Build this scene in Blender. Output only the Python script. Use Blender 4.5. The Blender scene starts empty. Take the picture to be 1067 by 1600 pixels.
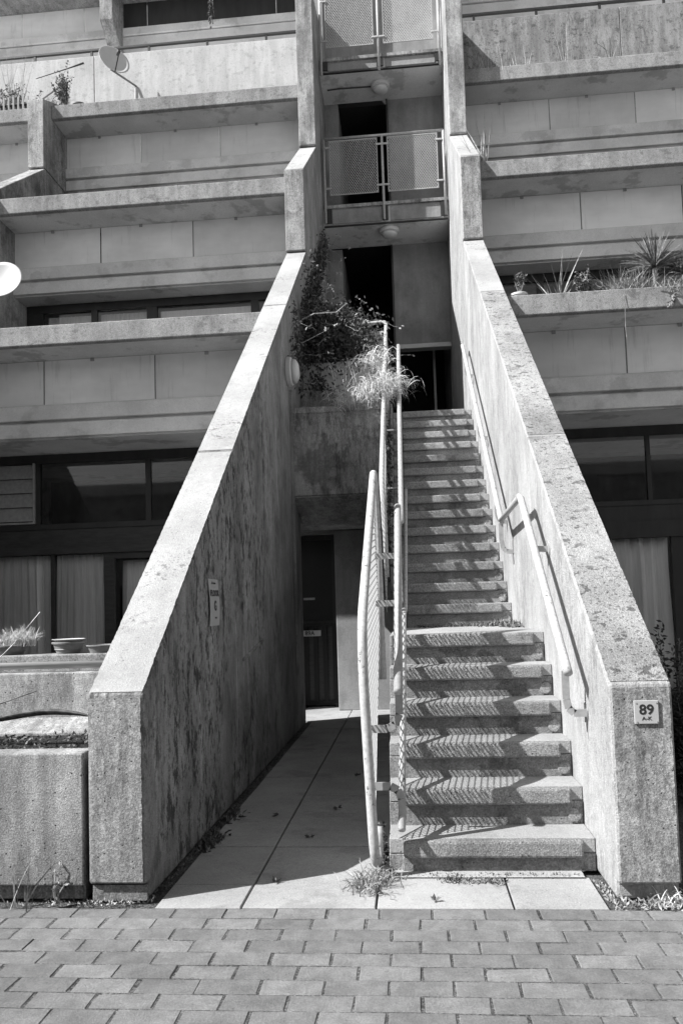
import bpy, bmesh, math, random
from mathutils import Matrix, Vector
random.seed(7)
S = bpy.context.scene
COL = S.collection
# ------------------------------------------------------------------ camera, light, exposure
cd = bpy.data.cameras.new('camera'); cam = bpy.data.objects.new('camera', cd); COL.objects.link(cam)
cd.sensor_fit = 'VERTICAL'; cd.sensor_height = 36.0; cd.sensor_width = 24.0
cd.lens = 1238.39 / 1600 * 36.0; cd.shift_y = 68.59 / 1600; cd.clip_start = .05; cd.clip_end = 900
def _rot(pit, rol, yaw):
    Rz = Matrix.Rotation(yaw, 3, 'Z'); Rx = Matrix.Rotation(pit, 3, 'X'); Ry = Matrix.Rotation(rol, 3, 'Y')
    return Rz @ Rx @ Ry
_R = _rot(.0625, .0306, .0867)
_r, _f, _u = _R.col[0], _R.col[1], _R.col[2]
cam.matrix_world = Matrix(((_r[0], _u[0], -_f[0], 1.246), (_r[1], _u[1], -_f[1], -3.587), (_r[2], _u[2], -_f[2], 1.315), (0, 0, 0, 1)))
S.camera = cam
SUN = Vector((1.0, .475, -1.08))                      # direction the light travels
W = bpy.data.worlds.new('World'); S.world = W; W.use_nodes = True
nt = W.node_tree; nt.nodes.clear()
sky = nt.nodes.new('ShaderNodeTexSky'); sky.sky_type = 'NISHITA'; sky.sun_disc = False
sky.sun_elevation = math.atan2(1.08, math.hypot(1, .475)); sky.sun_rotation = math.atan2(-1, -.475)
bw = nt.nodes.new('ShaderNodeRGBToBW'); bg = nt.nodes.new('ShaderNodeBackground'); wo = nt.nodes.new('ShaderNodeOutputWorld')
nt.links.new(sky.outputs[0], bw.inputs[0]); nt.links.new(bw.outputs[0], bg.inputs[0]); nt.links.new(bg.outputs[0], wo.inputs[0])
bg.inputs[1].default_value = .088
sl = bpy.data.lights.new('sun', 'SUN'); sun = bpy.data.objects.new('sun', sl); COL.objects.link(sun)
sl.energy = 4.6; sl.angle = math.radians(.5); sl.color = (1, 1, 1)
sun.rotation_euler = SUN.to_track_quat('-Z', 'Y').to_euler(); sun.location = (-8, -5, 12)
S.view_settings.view_transform = 'Standard'; S.view_settings.look = 'None'; S.view_settings.gamma = 1
S.view_settings.exposure = 1.0
try: S.view_settings.use_curve_mapping = False
except Exception: pass

# ------------------------------------------------------------------ materials (all greys: the photograph is black and white)
class NB:
    def __init__(s, name):
        s.m = bpy.data.materials.new(name); s.m.use_nodes = True; s.t = s.m.node_tree
        s.b = s.t.nodes['Principled BSDF']; s.pos = None
    def link(s, a, b): s.t.links.new(a, b)
    def val(s, sock, v):
        if isinstance(v, (int, float)): sock.default_value = v
        else: s.link(v, sock)
    def math(s, op, a, b=0.0, c=None, clamp=False):
        n = s.t.nodes.new('ShaderNodeMath'); n.operation = op; n.use_clamp = clamp
        s.val(n.inputs[0], a); s.val(n.inputs[1], b)
        if c is not None: s.val(n.inputs[2], c)
        return n.outputs[0]
    def coord(s, sc=(1, 1, 1), obj=False):
        if obj:
            g = s.t.nodes.new('ShaderNodeTexCoord').outputs['Object']
        else:
            if s.pos is None: s.pos = s.t.nodes.new('ShaderNodeNewGeometry').outputs['Position']
            g = s.pos
        m = s.t.nodes.new('ShaderNodeMapping'); m.inputs['Scale'].default_value = sc; s.link(g, m.inputs['Vector'])
        return m.outputs[0]
    def noise(s, scale, detail=4, rough=.6, sc=(1, 1, 1), obj=False):
        n = s.t.nodes.new('ShaderNodeTexNoise'); s.link(s.coord(sc, obj), n.inputs['Vector'])
        n.inputs['Scale'].default_value = scale; n.inputs['Detail'].default_value = detail; n.inputs['Roughness'].default_value = rough
        return n.outputs[0]
    def vor(s, scale, sc=(1, 1, 1), rnd=1.0):
        n = s.t.nodes.new('ShaderNodeTexVoronoi'); s.link(s.coord(sc), n.inputs['Vector']); n.inputs['Scale'].default_value = scale
        n.inputs['Randomness'].default_value = rnd
        return n.outputs['Distance'], n.outputs['Color']
    def ramp(s, v, a, b, lo=0.0, hi=1.0):
        n = s.t.nodes.new('ShaderNodeMapRange'); n.interpolation_type = 'SMOOTHSTEP'
        s.val(n.inputs[0], v)
        for i, q in enumerate((a, b, lo, hi)): n.inputs[i + 1].default_value = q
        return n.outputs[0]
    def bump(s, h, strength, dist=.01, prev=None):
        n = s.t.nodes.new('ShaderNodeBump'); n.inputs['Strength'].default_value = strength; n.inputs['Distance'].default_value = dist
        s.link(h, n.inputs['Height'])
        if prev is not None: s.link(prev, n.inputs['Normal'])
        return n.outputs[0]
    def mul(s, a, b): return s.math('MULTIPLY', a, b)

def concrete(name, base=.4, cloud=.3, speck=.45, streak=.25, pits=.5, spots=0., sp_area=(.33, .5), fleck=1.0, patch=0., board=.0, bump=.5, rough=.9, zgrime=0., mottle=0., runs=0., yfade=None):
    k = NB(name)
    n1 = k.noise(1.3, 5, .6); n2 = k.ramp(k.noise(120, 4, .75), .3, .7); n3 = k.noise(30, 5, .75)
    v = k.math('MULTIPLY_ADD', k.ramp(n1, .3, .7), cloud, 1 - cloud * .5)
    v = k.mul(v, k.math('MULTIPLY_ADD', n2, speck, 1 - speck * .5))
    v = k.mul(v, k.math('MULTIPLY_ADD', k.ramp(n3, .3, .7), speck * .5, 1 - speck * .25))
    st = k.noise(1.0, 6, .7, (7, 3.2, 1.2))
    if streak: v = k.mul(v, k.ramp(st, .38, .62, 1 - streak, 1.0))
    d, c = k.vor(38); pn = k.noise(7, 2, .5)
    sep = k.t.nodes.new('ShaderNodeSeparateColor'); k.link(c, sep.inputs[0])
    pit = k.mul(k.ramp(d, .10, .2, 1, 0), k.ramp(sep.outputs[0], .62, .66))
    if pits: v = k.mul(v, k.math('MULTIPLY_ADD', pit, -pits, 1))
    if spots:          # lichen blotches growing in colonies
        nd = k.noise(22, 3, .7)
        d3, c3 = k.vor(24 * fleck); d3 = k.math('ADD', d3, k.math('MULTIPLY_ADD', nd, .5, -.25))
        m3 = k.ramp(d3, .16, .3, .8, 0)
        big = k.noise(9.5 * fleck, 4, .62, (1, 1.25, 1.25)); m2 = k.ramp(big, .585, .625)
        mid = k.noise(30 * fleck, 4, .6); m4 = k.ramp(mid, .60, .65, 0, .8); m2 = k.math('MAXIMUM', m2, m4)
        area = k.ramp(k.noise(1.9, 3, .6), *sp_area)
        m = k.math('MAXIMUM', m2, m3); m = k.mul(m, area)
        v = k.mul(v, k.math('MULTIPLY_ADD', m, -spots, 1))
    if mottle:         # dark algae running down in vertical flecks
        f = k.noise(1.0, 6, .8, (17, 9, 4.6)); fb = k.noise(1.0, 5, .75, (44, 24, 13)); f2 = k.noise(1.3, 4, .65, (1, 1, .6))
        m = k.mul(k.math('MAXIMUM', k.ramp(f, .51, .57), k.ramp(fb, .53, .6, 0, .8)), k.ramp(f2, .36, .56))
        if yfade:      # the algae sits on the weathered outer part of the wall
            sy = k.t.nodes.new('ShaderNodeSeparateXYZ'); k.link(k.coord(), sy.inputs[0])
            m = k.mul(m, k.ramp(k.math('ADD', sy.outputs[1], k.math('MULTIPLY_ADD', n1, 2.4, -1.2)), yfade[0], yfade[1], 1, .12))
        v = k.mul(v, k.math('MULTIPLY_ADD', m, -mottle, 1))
    if runs:           # pale washed runs
        f = k.noise(1.0, 4, .6, (14, 5, .6))
        v = k.mul(v, k.math('MULTIPLY_ADD', k.ramp(f, .58, .72), runs, 1))
    if patch:          # wet or grimy patches with a shape of their own
        f = k.noise(2.1, 6, .62)
        v = k.mul(v, k.math('MULTIPLY_ADD', k.ramp(f, .54, .62), -patch, 1))
    if board:
        w = k.noise(1.0, 2, .4, (18, 18, .08)); v = k.mul(v, k.math('MULTIPLY_ADD', k.ramp(w, .4, .6), board, 1 - board * .5))
    if zgrime:
        sx = k.t.nodes.new('ShaderNodeSeparateXYZ'); k.link(k.coord(), sx.inputs[0])
        z = k.math('ADD', sx.outputs[2], k.math('MULTIPLY_ADD', n1, .5, -.25))
        v = k.mul(v, k.ramp(z, .02, .32, 1 - zgrime, 1))
    v = k.mul(v, base)
    k.link(v, k.b.inputs['Base Color']); k.b.inputs['Roughness'].default_value = rough
    k.b.inputs['Specular IOR Level'].default_value = .25
    h = k.math('ADD', n2, k.math('MULTIPLY', pit, -1.5)); h = k.math('ADD', h, k.mul(n3, .25))
    k.link(k.bump(h, bump, .006), k.b.inputs['Normal'])
    return k.m

def plain(name, v, rough=.5, metal=0., var=0., scale=20, bump=0., spec=.5, sc=(1, 1, 1), rnd=0.):
    k = NB(name); c = None
    if var:
        n = k.noise(scale, 4, .65, sc); c = k.math('MULTIPLY_ADD', k.ramp(n, .3, .7), v * var, v * (1 - var * .5))
        if bump: k.link(k.bump(n, bump, .004), k.b.inputs['Normal'])
    if rnd:
        oi = k.t.nodes.new('ShaderNodeObjectInfo'); c = k.mul(c if c is not None else v, k.math('MULTIPLY_ADD', oi.outputs['Random'], rnd, 1 - rnd * .5))
    if c is None: k.b.inputs['Base Color'].default_value = (v, v, v, 1)
    else: k.link(c, k.b.inputs['Base Color'])
    k.b.inputs['Roughness'].default_value = rough; k.b.inputs['Metallic'].default_value = metal; k.b.inputs['Specular IOR Level'].default_value = spec
    return k.m

M = {}
M['coping'] = concrete('concrete_coping', .40, .3, .25, .06, .5, spots=.45, sp_area=(.5, .6), fleck=1.7, patch=.1, bump=.5)
M['coping_lichen'] = concrete('concrete_lichen', .38, .4, .5, .1, .6, spots=.6, sp_area=(.25, .42), fleck=1.5, patch=.22, bump=.7)
M['front'] = concrete('concrete_front', .38, .5, .7, .35, .8, bump=.5, mottle=.4, patch=.3, board=.15)
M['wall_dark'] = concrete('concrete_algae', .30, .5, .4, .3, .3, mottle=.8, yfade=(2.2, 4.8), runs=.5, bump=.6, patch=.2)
M['wall_pale'] = concrete('concrete_pale', .44, .25, .3, .2, .3, mottle=.3, runs=.15, bump=.5)
M['planter'] = concrete('concrete_planter', .33, .3, .75, .25, .5, spots=.3, bump=.5, patch=.15)
M['soffit'] = concrete('concrete_soffit', .62, .25, .2, 0, .15, bump=.25, patch=.3)
M['beam'] = concrete('concrete_beam', .66, .3, .15, .0, .2, bump=.25, patch=.18)
M['band_dark'] = concrete('concrete_band_weathered', .30, .3, .5, .35, .6, bump=.4, mottle=.4, spots=.45)
M['band'] = concrete('concrete_band', .52, .2, .25, .15, .5, bump=.3, board=.03, spots=.2)
M['box'] = concrete('concrete_mossy', .36, .5, .6, .35, .4, mottle=.45, patch=.4, bump=.6)
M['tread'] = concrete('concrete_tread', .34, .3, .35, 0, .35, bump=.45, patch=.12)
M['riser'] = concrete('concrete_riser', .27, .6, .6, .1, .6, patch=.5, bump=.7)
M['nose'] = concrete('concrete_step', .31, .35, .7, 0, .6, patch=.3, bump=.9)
M['slab'] = concrete('paving_slab', .33, .35, .3, 0, .35, patch=.2, bump=.35)
M['render'] = concrete('rendered_wall', .27, .35, .25, .15, .2, patch=.15, bump=.25)
M['lowfront'] = concrete('concrete_low_wall', .36, .45, .7, .3, .9, bump=.5, mottle=.3, patch=.2, board=.15, zgrime=.3)
k = NB('paver')
oi = k.t.nodes.new('ShaderNodeObjectInfo')
n2 = k.ramp(k.noise(110, 4, .75), .3, .7); n1 = k.noise(2.6, 5, .7); n3 = k.noise(13, 4, .7)
v = k.math('MULTIPLY_ADD', oi.outputs['Random'], .055, .135); v = k.mul(v, k.math('MULTIPLY_ADD', n2, .4, .8)); v = k.mul(v, k.math('MULTIPLY_ADD', k.ramp(n1, .3, .7), .3, .85))
v = k.mul(v, k.math('MULTIPLY_ADD', k.ramp(n3, .35, .65), .28, .84)); v = k.mul(v, k.ramp(k.noise(33, 5, .8), .60, .66, 1, .62))
k.link(v, k.b.inputs['Base Color']); k.b.inputs['Roughness'].default_value = .88; k.link(k.bump(k.math('ADD', n2, n3), .5, .004), k.b.inputs['Normal']); M['brick'] = k.m
M['joint'] = concrete('joint_sand', .15, .9, 1.4, 0, .3, bump=1.2)
M['ground'] = plain('ground_tarmac', .3, .95, var=.4, scale=6)
M['soil'] = concrete('soil', .07, .6, 1.2, 0, .2, bump=1.5)
M['tube'] = plain('painted_tube', .36, .5, var=.35, scale=35, bump=.15)
k = NB('worn_white_tube'); n = k.noise(38, 4, .65); v = k.math('MULTIPLY_ADD', k.ramp(n, .3, .7), .16, .34); ch = k.ramp(k.noise(26, 6, .75), .60, .63, 1, .3); v = k.mul(v, ch)
k.link(v, k.b.inputs['Base Color']); k.b.inputs['Roughness'].default_value = .6; k.b.inputs['Specular IOR Level'].default_value = .3; k.link(k.bump(k.math('ADD', n, ch), .3, .003), k.b.inputs['Normal']); M['tube_white'] = k.m
M['mesh'] = plain('galvanised_mesh', .36, .5, var=.2, scale=30); M['mesh_pale'] = plain('pale_painted_mesh', .55, .5, var=.2, scale=30)
M['mesh_dark'] = plain('dark_mesh', .34, .5, var=.2, scale=30)
M['black'] = plain('dark_timber', .022, .45, var=.5, scale=8, sc=(1, 1, .2))
M['timber'] = plain('stained_timber', .035, .5, var=.6, scale=6, sc=(1, 4, 6))
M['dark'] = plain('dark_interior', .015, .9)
M['door'] = plain('dark_door', .008, .35, var=.4, scale=5)
M['curtain'] = plain('curtain_cloth', .85, .9, var=.2, scale=5, sc=(12, 1, .5))
M['curtain_pale'] = plain('pale_curtain_cloth', .92, .9, var=.15, scale=5, sc=(12, 1, .5))
M['white'] = plain('white_plastic', .55, .35, var=.08, scale=5)
M['plate'] = plain('sign_plate', .40, .4, var=.08, scale=12)
M['ink'] = plain('sign_ink', .02, .5)
M['pipe'] = plain('grey_pipe', .4, .4, var=.2, scale=9, sc=(1, 8, 8))
M['pot'] = plain('flower_pot', .2, .6, var=.4, scale=10)
M['pot_pale'] = plain('pale_pot', .55, .6, var=.2, scale=10)
M['metal'] = plain('bracket_metal', .3, .45, .0, var=.3, scale=20)
M['cable'] = plain('cable', .05, .6)
M['wood'] = plain('weathered_wood', .3, .85, var=.4, scale=12, sc=(1, 1, .2))
def leafmat(name, a, b):
    k = NB(name); n = k.noise(30, 3, .6); c = k.math('MULTIPLY_ADD', k.ramp(n, .35, .65), b - a, a)
    k.link(c, k.b.inputs['Base Color']); k.b.inputs['Roughness'].default_value = .6; k.b.inputs['Specular IOR Level'].default_value = .3
    return k.m
M['leaf'] = leafmat('leaf', .05, .13); M['leaf_dark'] = leafmat('leaf_dark', .025, .08); M['leaf_pale'] = leafmat('leaf_pale', .16, .36)
M['straw'] = leafmat('straw', .42, .75); M['stem'] = leafmat('stem', .18, .38); M['leaf_bush'] = leafmat('leaf_bush', .06, .2)
def glass(name, v, rough, alpha=None):
    k = NB(name); k.b.inputs['Base Color'].default_value = (v, v, v, 1); k.b.inputs['Roughness'].default_value = rough
    k.b.inputs['Transmission Weight'].default_value = 1; k.b.inputs['IOR'].default_value = 1.45
    return k.m
def thin_glass(name, tint):
    k = NB(name); k.t.nodes.remove(k.b); out = k.t.nodes['Material Output']
    tr = k.t.nodes.new('ShaderNodeBsdfTransparent'); tr.inputs[0].default_value = (tint, tint, tint, 1)
    gl = k.t.nodes.new('ShaderNodeBsdfGlossy'); gl.inputs['Roughness'].default_value = .03; gl.inputs[0].default_value = (.9, .9, .9, 1)
    fr = k.t.nodes.new('ShaderNodeFresnel'); fr.inputs[0].default_value = 1.45
    mx = k.t.nodes.new('ShaderNodeMixShader'); k.link(fr.outputs[0], mx.inputs[0]); k.link(tr.outputs[0], mx.inputs[1]); k.link(gl.outputs[0], mx.inputs[2])
    k.link(mx.outputs[0], out.inputs[0]); return k.m
M['glass'] = thin_glass('window_glass', .97)
def frosted(name, v):
    k = NB(name); n = k.noise(.9, 4, .6); n2 = k.noise(3, 3, .6, (.5, .5, 2))
    c = k.math('MULTIPLY_ADD', k.ramp(n, .3, .7), v * .22, v * .86); c = k.mul(c, k.math('MULTIPLY_ADD', n2, .22, .89)); oi = k.t.nodes.new('ShaderNodeObjectInfo'); c = k.mul(c, k.math('MULTIPLY_ADD', oi.outputs['Random'], .2, .8)); c = k.mul(c, k.ramp(k.noise(1.0, 5, .7, (11, 11, .9)), .56, .72, 1, .82))
    k.link(c, k.b.inputs['Base Color']); k.b.inputs['Roughness'].default_value = .42; k.b.inputs['Transmission Weight'].default_value = .0
    out = k.t.nodes['Material Output']; tl = k.t.nodes.new('ShaderNodeBsdfTranslucent'); k.link(c, tl.inputs[0])
    mx = k.t.nodes.new('ShaderNodeMixShader'); mx.inputs[0].default_value = .12; k.link(k.b.outputs[0], mx.inputs[1]); k.link(tl.outputs[0], mx.inputs[2])
    k.link(mx.outputs[0], out.inputs[0]); return k.m
M['frost'] = frosted('frosted_panel', .9)

# ------------------------------------------------------------------ mesh helpers (world coordinates in, local out)
class MB:
    def __init__(s): s.v = []; s.f = []
    def add(s, vs, fs):
        o = len(s.v); s.v += [tuple(p) for p in vs]; s.f += [tuple(i + o for i in q) for q in fs]; return s
    def box(s, x0, x1, y0, y1, z0, z1):
        return s.add([(x0, y0, z0), (x1, y0, z0), (x1, y1, z0), (x0, y1, z0), (x0, y0, z1), (x1, y0, z1), (x1, y1, z1), (x0, y1, z1)],
                     [(0, 3, 2, 1), (4, 5, 6, 7), (0, 1, 5, 4), (1, 2, 6, 5), (2, 3, 7, 6), (3, 0, 4, 7)])
    def prism_yz(s, poly, x0, x1):      # poly of (y, z), extruded along x
        n = len(poly); a = sum(poly[i][0] * poly[(i + 1) % n][1] - poly[(i + 1) % n][0] * poly[i][1] for i in range(n))
        if a < 0: poly = poly[::-1]
        vs = [(x1, y, z) for y, z in poly] + [(x0, y, z) for y, z in poly]
        fs = [tuple(range(n)), tuple(range(2 * n - 1, n - 1, -1))] + [(i, i + n, (i + 1) % n + n, (i + 1) % n) for i in range(n)]
        return s.add(vs, fs)
    def prism_xy(s, poly, z0, z1):
        n = len(poly); a = sum(poly[i][0] * poly[(i + 1) % n][1] - poly[(i + 1) % n][0] * poly[i][1] for i in range(n))
        if a < 0: poly = poly[::-1]
        vs = [(x, y, z0) for x, y in poly] + [(x, y, z1) for x, y in poly]
        return s.add(vs, [tuple(range(n))[::-1], tuple(range(n, 2 * n))] + [(i, (i + 1) % n, (i + 1) % n + n, i + n) for i in range(n)])
    def tube(s, pts, r, seg=10, caps=True, closed=False):
        pts = [Vector(p) for p in pts]; n = len(pts)
        if not isinstance(r, (list, tuple)): r = [r] * n
        up = None; rings = []
        for i, p in enumerate(pts):
            a = pts[i - 1] if (i or closed) else p; b = pts[(i + 1) % n] if (i < n - 1 or closed) else p
            d = (b - a).normalized()
            if up is None:
                up = d.orthogonal().normalized()
            up = (up - d * up.dot(d)); up = up.normalized() if up.length > 1e-6 else d.orthogonal().normalized()
            w = d.cross(up)
            rings.append([p + (up * math.cos(2 * math.pi * j / seg) + w * math.sin(2 * math.pi * j / seg)) * r[i] for j in range(seg)])
        o = len(s.v)
        for q in rings: s.v += [tuple(t) for t in q]
        m = n if closed else n - 1
        for i in range(m):
            for j in range(seg):
                a = o + i * seg + j; b = o + i * seg + (j + 1) % seg; c = o + ((i + 1) % n) * seg + (j + 1) % seg; d = o + ((i + 1) % n) * seg + j
                s.f.append((a, b, c, d))
        if caps and not closed:
            s.f.append(tuple(o + j for j in range(seg))[::-1]); s.f.append(tuple(o + (n - 1) * seg + j for j in range(seg)))
        return s
    def lathe(s, prof, c, seg=24, axis='z'):
        o = len(s.v); n = len(prof)
        for r_, h in prof:
            for j in range(seg):
                a = 2 * math.pi * j / seg; x, y = r_ * math.cos(a), r_ * math.sin(a)
                s.v.append((c[0] + x, c[1] + y, c[2] + h) if axis == 'z' else (c[0] + h, c[1] + x, c[2] + y))
        for i in range(n - 1):
            for j in range(seg):
                s.f.append((o + i * seg + j, o + i * seg + (j + 1) % seg, o + (i + 1) * seg + (j + 1) % seg, o + (i + 1) * seg + j))
        s.f.append(tuple(o + j for j in range(seg))[::-1]); s.f.append(tuple(o + (n - 1) * seg + j for j in range(seg)))
        return s
    def quad(s, a, b, c, d): return s.add([a, b, c, d], [(0, 1, 2, 3)])

def bend(pts, rad=.06, n=5):            # round the corners of a path
    P = [Vector(p) for p in pts]; out = [P[0]]
    for i in range(1, len(P) - 1):
        a, b, c = P[i - 1], P[i], P[i + 1]; r1 = min(rad, (a - b).length * .45); r2 = min(rad, (c - b).length * .45)
        p0 = b + (a - b).normalized() * r1; p1 = b + (c - b).normalized() * r2
        for t in range(n + 1):
            t /= n; out.append(p0 * (1 - t) ** 2 + b * 2 * t * (1 - t) + p1 * t * t)
    out.append(P[-1]); return out

def wloc(p):
    v = Vector((0, 0, 0))
    while p is not None: v += p.location; p = p.parent
    return v
def obj(name, mb, mat, parent=None, bevel=0., smooth=False, org=None):
    me = bpy.data.meshes.new(name); off = Vector(org) if org else Vector((0, 0, 0))
    base = wloc(parent) + off
    me.from_pydata([(p[0] - base[0], p[1] - base[1], p[2] - base[2]) for p in mb.v], [], mb.f); me.update()
    o = bpy.data.objects.new(name, me); COL.objects.link(o); o.location = off if parent is not None else base
    if parent is not None: o.parent = parent; o.location = off
    me.materials.append(M[mat] if isinstance(mat, str) else mat)
    if smooth:
        for p in me.polygons: p.use_smooth = True
    if bevel:
        b = o.modifiers.new('bevel', 'BEVEL'); b.width = bevel; b.segments = 2; b.limit_method = 'ANGLE'; b.angle_limit = math.radians(35)
    return o
def tag(o, label=None, cat=None, group=None, kind=None):
    if label: o['label'] = label
    if cat: o['category'] = cat
    if group: o['group'] = group
    if kind: o['kind'] = kind
    return o
def thing(name, label, cat, loc=(0, 0, 0), group=None):
    o = bpy.data.objects.new(name, None); COL.objects.link(o); o.location = loc; o.empty_display_size = .1
    return tag(o, label, cat, group)
def text_mb(body, size, depth, to_world, bold=0., sx=1.0):
    cu = bpy.data.curves.new('t', 'FONT'); cu.body = body; cu.size = size; cu.align_x = 'CENTER'; cu.align_y = 'CENTER'; cu.extrude = depth; cu.offset = bold; cu.resolution_u = 3
    to = bpy.data.objects.new('t', cu); COL.objects.link(to)
    dg = bpy.context.evaluated_depsgraph_get(); me = bpy.data.meshes.new_from_object(to.evaluated_get(dg))
    mb = MB(); mb.add([to_world(v.co[0] * sx, v.co[1], v.co[2]) for v in me.vertices], [tuple(p.vertices) for p in me.polygons])
    bpy.data.objects.remove(to); bpy.data.curves.remove(cu); bpy.data.meshes.remove(me); return mb
def expanded_mesh(P, U, V, nu, nv, w=.003, t=.0045, amp=.5):
    """expanded metal: P corner, U and V edge vectors, nu diamonds across, nv strands up"""
    mb = MB(); P = Vector(P); U = Vector(U); V = Vector(V); N = U.cross(V).normalized(); Vh = V.normalized()
    for i in range(nv + 1):
        base = []
        for j in range(2 * nu + 1):
            s = 1 if (i + j) % 2 else -1
            q = (i + .5 * s * amp * 2) / nv; q = min(max(q, 0), 1)
            base.append(P + U * (j / (2 * nu)) + V * q)
        o = len(mb.v)
        for b in base:
            mb.v += [tuple(b + Vh * w * .5 - N * t * .5), tuple(b + Vh * w * .5 + N * t * .5), tuple(b - Vh * w * .5 + N * t * .5), tuple(b - Vh * w * .5 - N * t * .5)]
        for j in range(2 * nu):
            a = o + 4 * j; c = a + 4
            for e in range(4): mb.f.append((a + e, a + (e + 1) % 4, c + (e + 1) % 4, c + e))
    return mb

# ------------------------------------------------------------------ key dimensions
XL0, XL1, XR0, XR1 = -.27, 0.0, 2.087, 2.356          # the two stair walls
G, RI, Z0, YS, LD = .2498, .19, -.0324, .3606, 1.354
def step_y(k): return YS + (k - 1) * G + (LD if k >= 7 else 0)
def step_z(k): return Z0 + k * RI
def slope1(y): return .934 + .763 * y
DY, DZ = 1.85, 2.58                                    # set-back and rise from one storey to the next

# ------------------------------------------------------------------ the setting: ground, brick pavement, slabs
g = MB().quad((-300, -300, -.05), (300, -300, -.05), (300, 300, -.05), (-300, 300, -.05)); tag(obj('ground', g, 'ground'), kind='structure')
pav = obj('brick_pavement', MB().box(-9, 11, -14, -.072, -.06, -.0035), 'joint'); tag(pav, kind='structure')
def brick_mesh(seed):
    rr = random.Random(seed); mb = MB(); a, b, h = .2155, .1018, .05
    j = lambda q=.0022: rr.uniform(-q, q)
    c = .003
    bot = [(j(), j(), -h), (a + j(), j(), -h), (a + j(), b + j(), -h), (j(), b + j(), -h)]
    mid = [(p[0], p[1], -c) for p in bot]
    top = [(mid[i][0] + (c if i in (0, 3) else -c), mid[i][1] + (c if i < 2 else -c), j(.0006)) for i in range(4)]
    if seed % 4 == 1: q = rr.randrange(4); top[q] = (top[q][0] + (.012 if q in (0, 3) else -.012), top[q][1] + (.009 if q < 2 else -.009), -.001)
    mb.add(bot + mid + top, [(3, 2, 1, 0)] + [(i, (i + 1) % 4, (i + 1) % 4 + 4, i + 4) for i in range(4)] + [(i + 4, (i + 1) % 4 + 4, (i + 1) % 4 + 8, i + 8) for i in range(4)] + [(8, 9, 10, 11)])
    me = bpy.data.meshes.new('brick'); me.from_pydata(mb.v, [], mb.f); me.update(); me.materials.append(M['brick']); return me
bms = [brick_mesh(s) for s in range(8)]
nb = 0; far = MB()
rr = random.Random(3)
for row in range(60):
    y1 = -.072 - row * .109; y0 = y1 - .1035
    off = .124 + (.1118 if row % 2 == 0 else 0) + (-.06 if row == 0 else 0) - .005
    for i in range(-32, 38):
        x = off + i * .2236
        near = row < 12 and -1.55 < x < 3.45
        if near and nb < 300:
            o = bpy.data.objects.new('brick', bms[rr.randrange(8)]); COL.objects.link(o); o.parent = pav
            o.location = (x + rr.uniform(-.0025, .0025), y0 + .001 + rr.uniform(-.002, .002), rr.uniform(-.002, .001)); o.rotation_euler = (rr.uniform(-.006, .006), rr.uniform(-.006, .006), rr.uniform(-.014, .014)); nb += 1
        elif -7 < x < 9 and row < 60:
            far.box(x, x + .2125, y0 + .001, y0 + .1015, -.02, -.002)
tag(obj('brick', far, 'brick', pav), kind='stuff')
# slabs of the passage and in front of the stairs
pas = obj('paving_bed', MB().box(-5.5, 8, -.072, 12, -.08, -.018), 'joint'); tag(pas, kind='structure')
rr = random.Random(5)
xs = [-.16, .449, 1.043, 1.636, 2.06]
rows = [-.066, .229] + [.229 + .593 * i for i in range(1, 13)]
def slab(x0, x1, y0, y1):
    z = rr.uniform(-.0025, .0015); t = [rr.uniform(-.0015, .0015) for _ in range(4)]
    mb = MB(); q = .005
    b = [(x0 + q, y0 + q), (x1 - q, y0 + q), (x1 - q, y1 - q), (x0 + q, y1 - q)]; c = .003
    tp = [(b[0][0] + c, b[0][1] + c), (b[1][0] - c, b[1][1] + c), (b[2][0] - c, b[2][1] - c), (b[3][0] + c, b[3][1] - c)]
    mb.add([(p[0], p[1], -.03) for p in b] + [(p[0], p[1], z - c) for p in b] + [(p[0], p[1], z + t[i]) for i, p in enumerate(tp)],
           [(i, (i + 1) % 4, (i + 1) % 4 + 4, i + 4) for i in range(4)] + [(i + 4, (i + 1) % 4 + 4, (i + 1) % 4 + 8, i + 8) for i in range(4)] + [(8, 9, 10, 11)])
    return obj('paving_slab', mb, 'slab', pas)
for r in range(len(rows) - 1):
    for c in range(4):
        x0, x1 = xs[c], xs[c + 1]
        if c == 0: x0 = .055 if rows[r] < 5.3 else -.16
        if c == 3 and rows[r] > .3: continue
        if c == 2 and rows[r] > .3: continue
        y1 = min(rows[r + 1], .40) if c >= 2 else rows[r + 1]
        if c == 1 and r > 1: x1 = 1.088
        if r == 0 and c == 3: x1 = 2.035
        if r >= 1 and c >= 2: continue
        if r == 0 and c >= 2: y1 = .33
        slab(x0, x1, rows[r], y1)
for i in range(1, 8):
    for r in range(9, 12): slab(-.16 - .6 * i, -.16 - .6 * (i - 1), rows[r], rows[r + 1])

# ------------------------------------------------------------------ stair walls
def ragged(axis, a, b, x0, x1, f, off, seed, inset=.009, step=.014):
    '''thin weathered skin with a ragged outline: axis y follows height f(y) on a slope, axis z lies on a face at y = f(z)'''
    rr = random.Random(seed); mb = MB(); n = max(2, int((b - a) / step)); l = r = 0
    for i in range(n + 1):
        t = a + (b - a) * i / n; l = abs(rr.gauss(0, .0019)); r = abs(rr.gauss(0, .0019)); m = rr.uniform(-.004, .004) if 0 < i < n else rr.uniform(0, .004)
        for x in (x0 + inset + l, x0 + (x1 - x0) * .5, x1 - inset - r):
            mb.v.append((x, t + m * (axis == 'z') * 0, f(t) + off) if axis == 'y' else (x, f(t) + off, t))
        if i:
            for j in range(2):
                q = 3 * (i - 1) + j; mb.f.append((q, q + 1, q + 4, q + 3) if axis == 'y' else (q, q + 1, q + 4, q + 3))
    return mb
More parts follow.
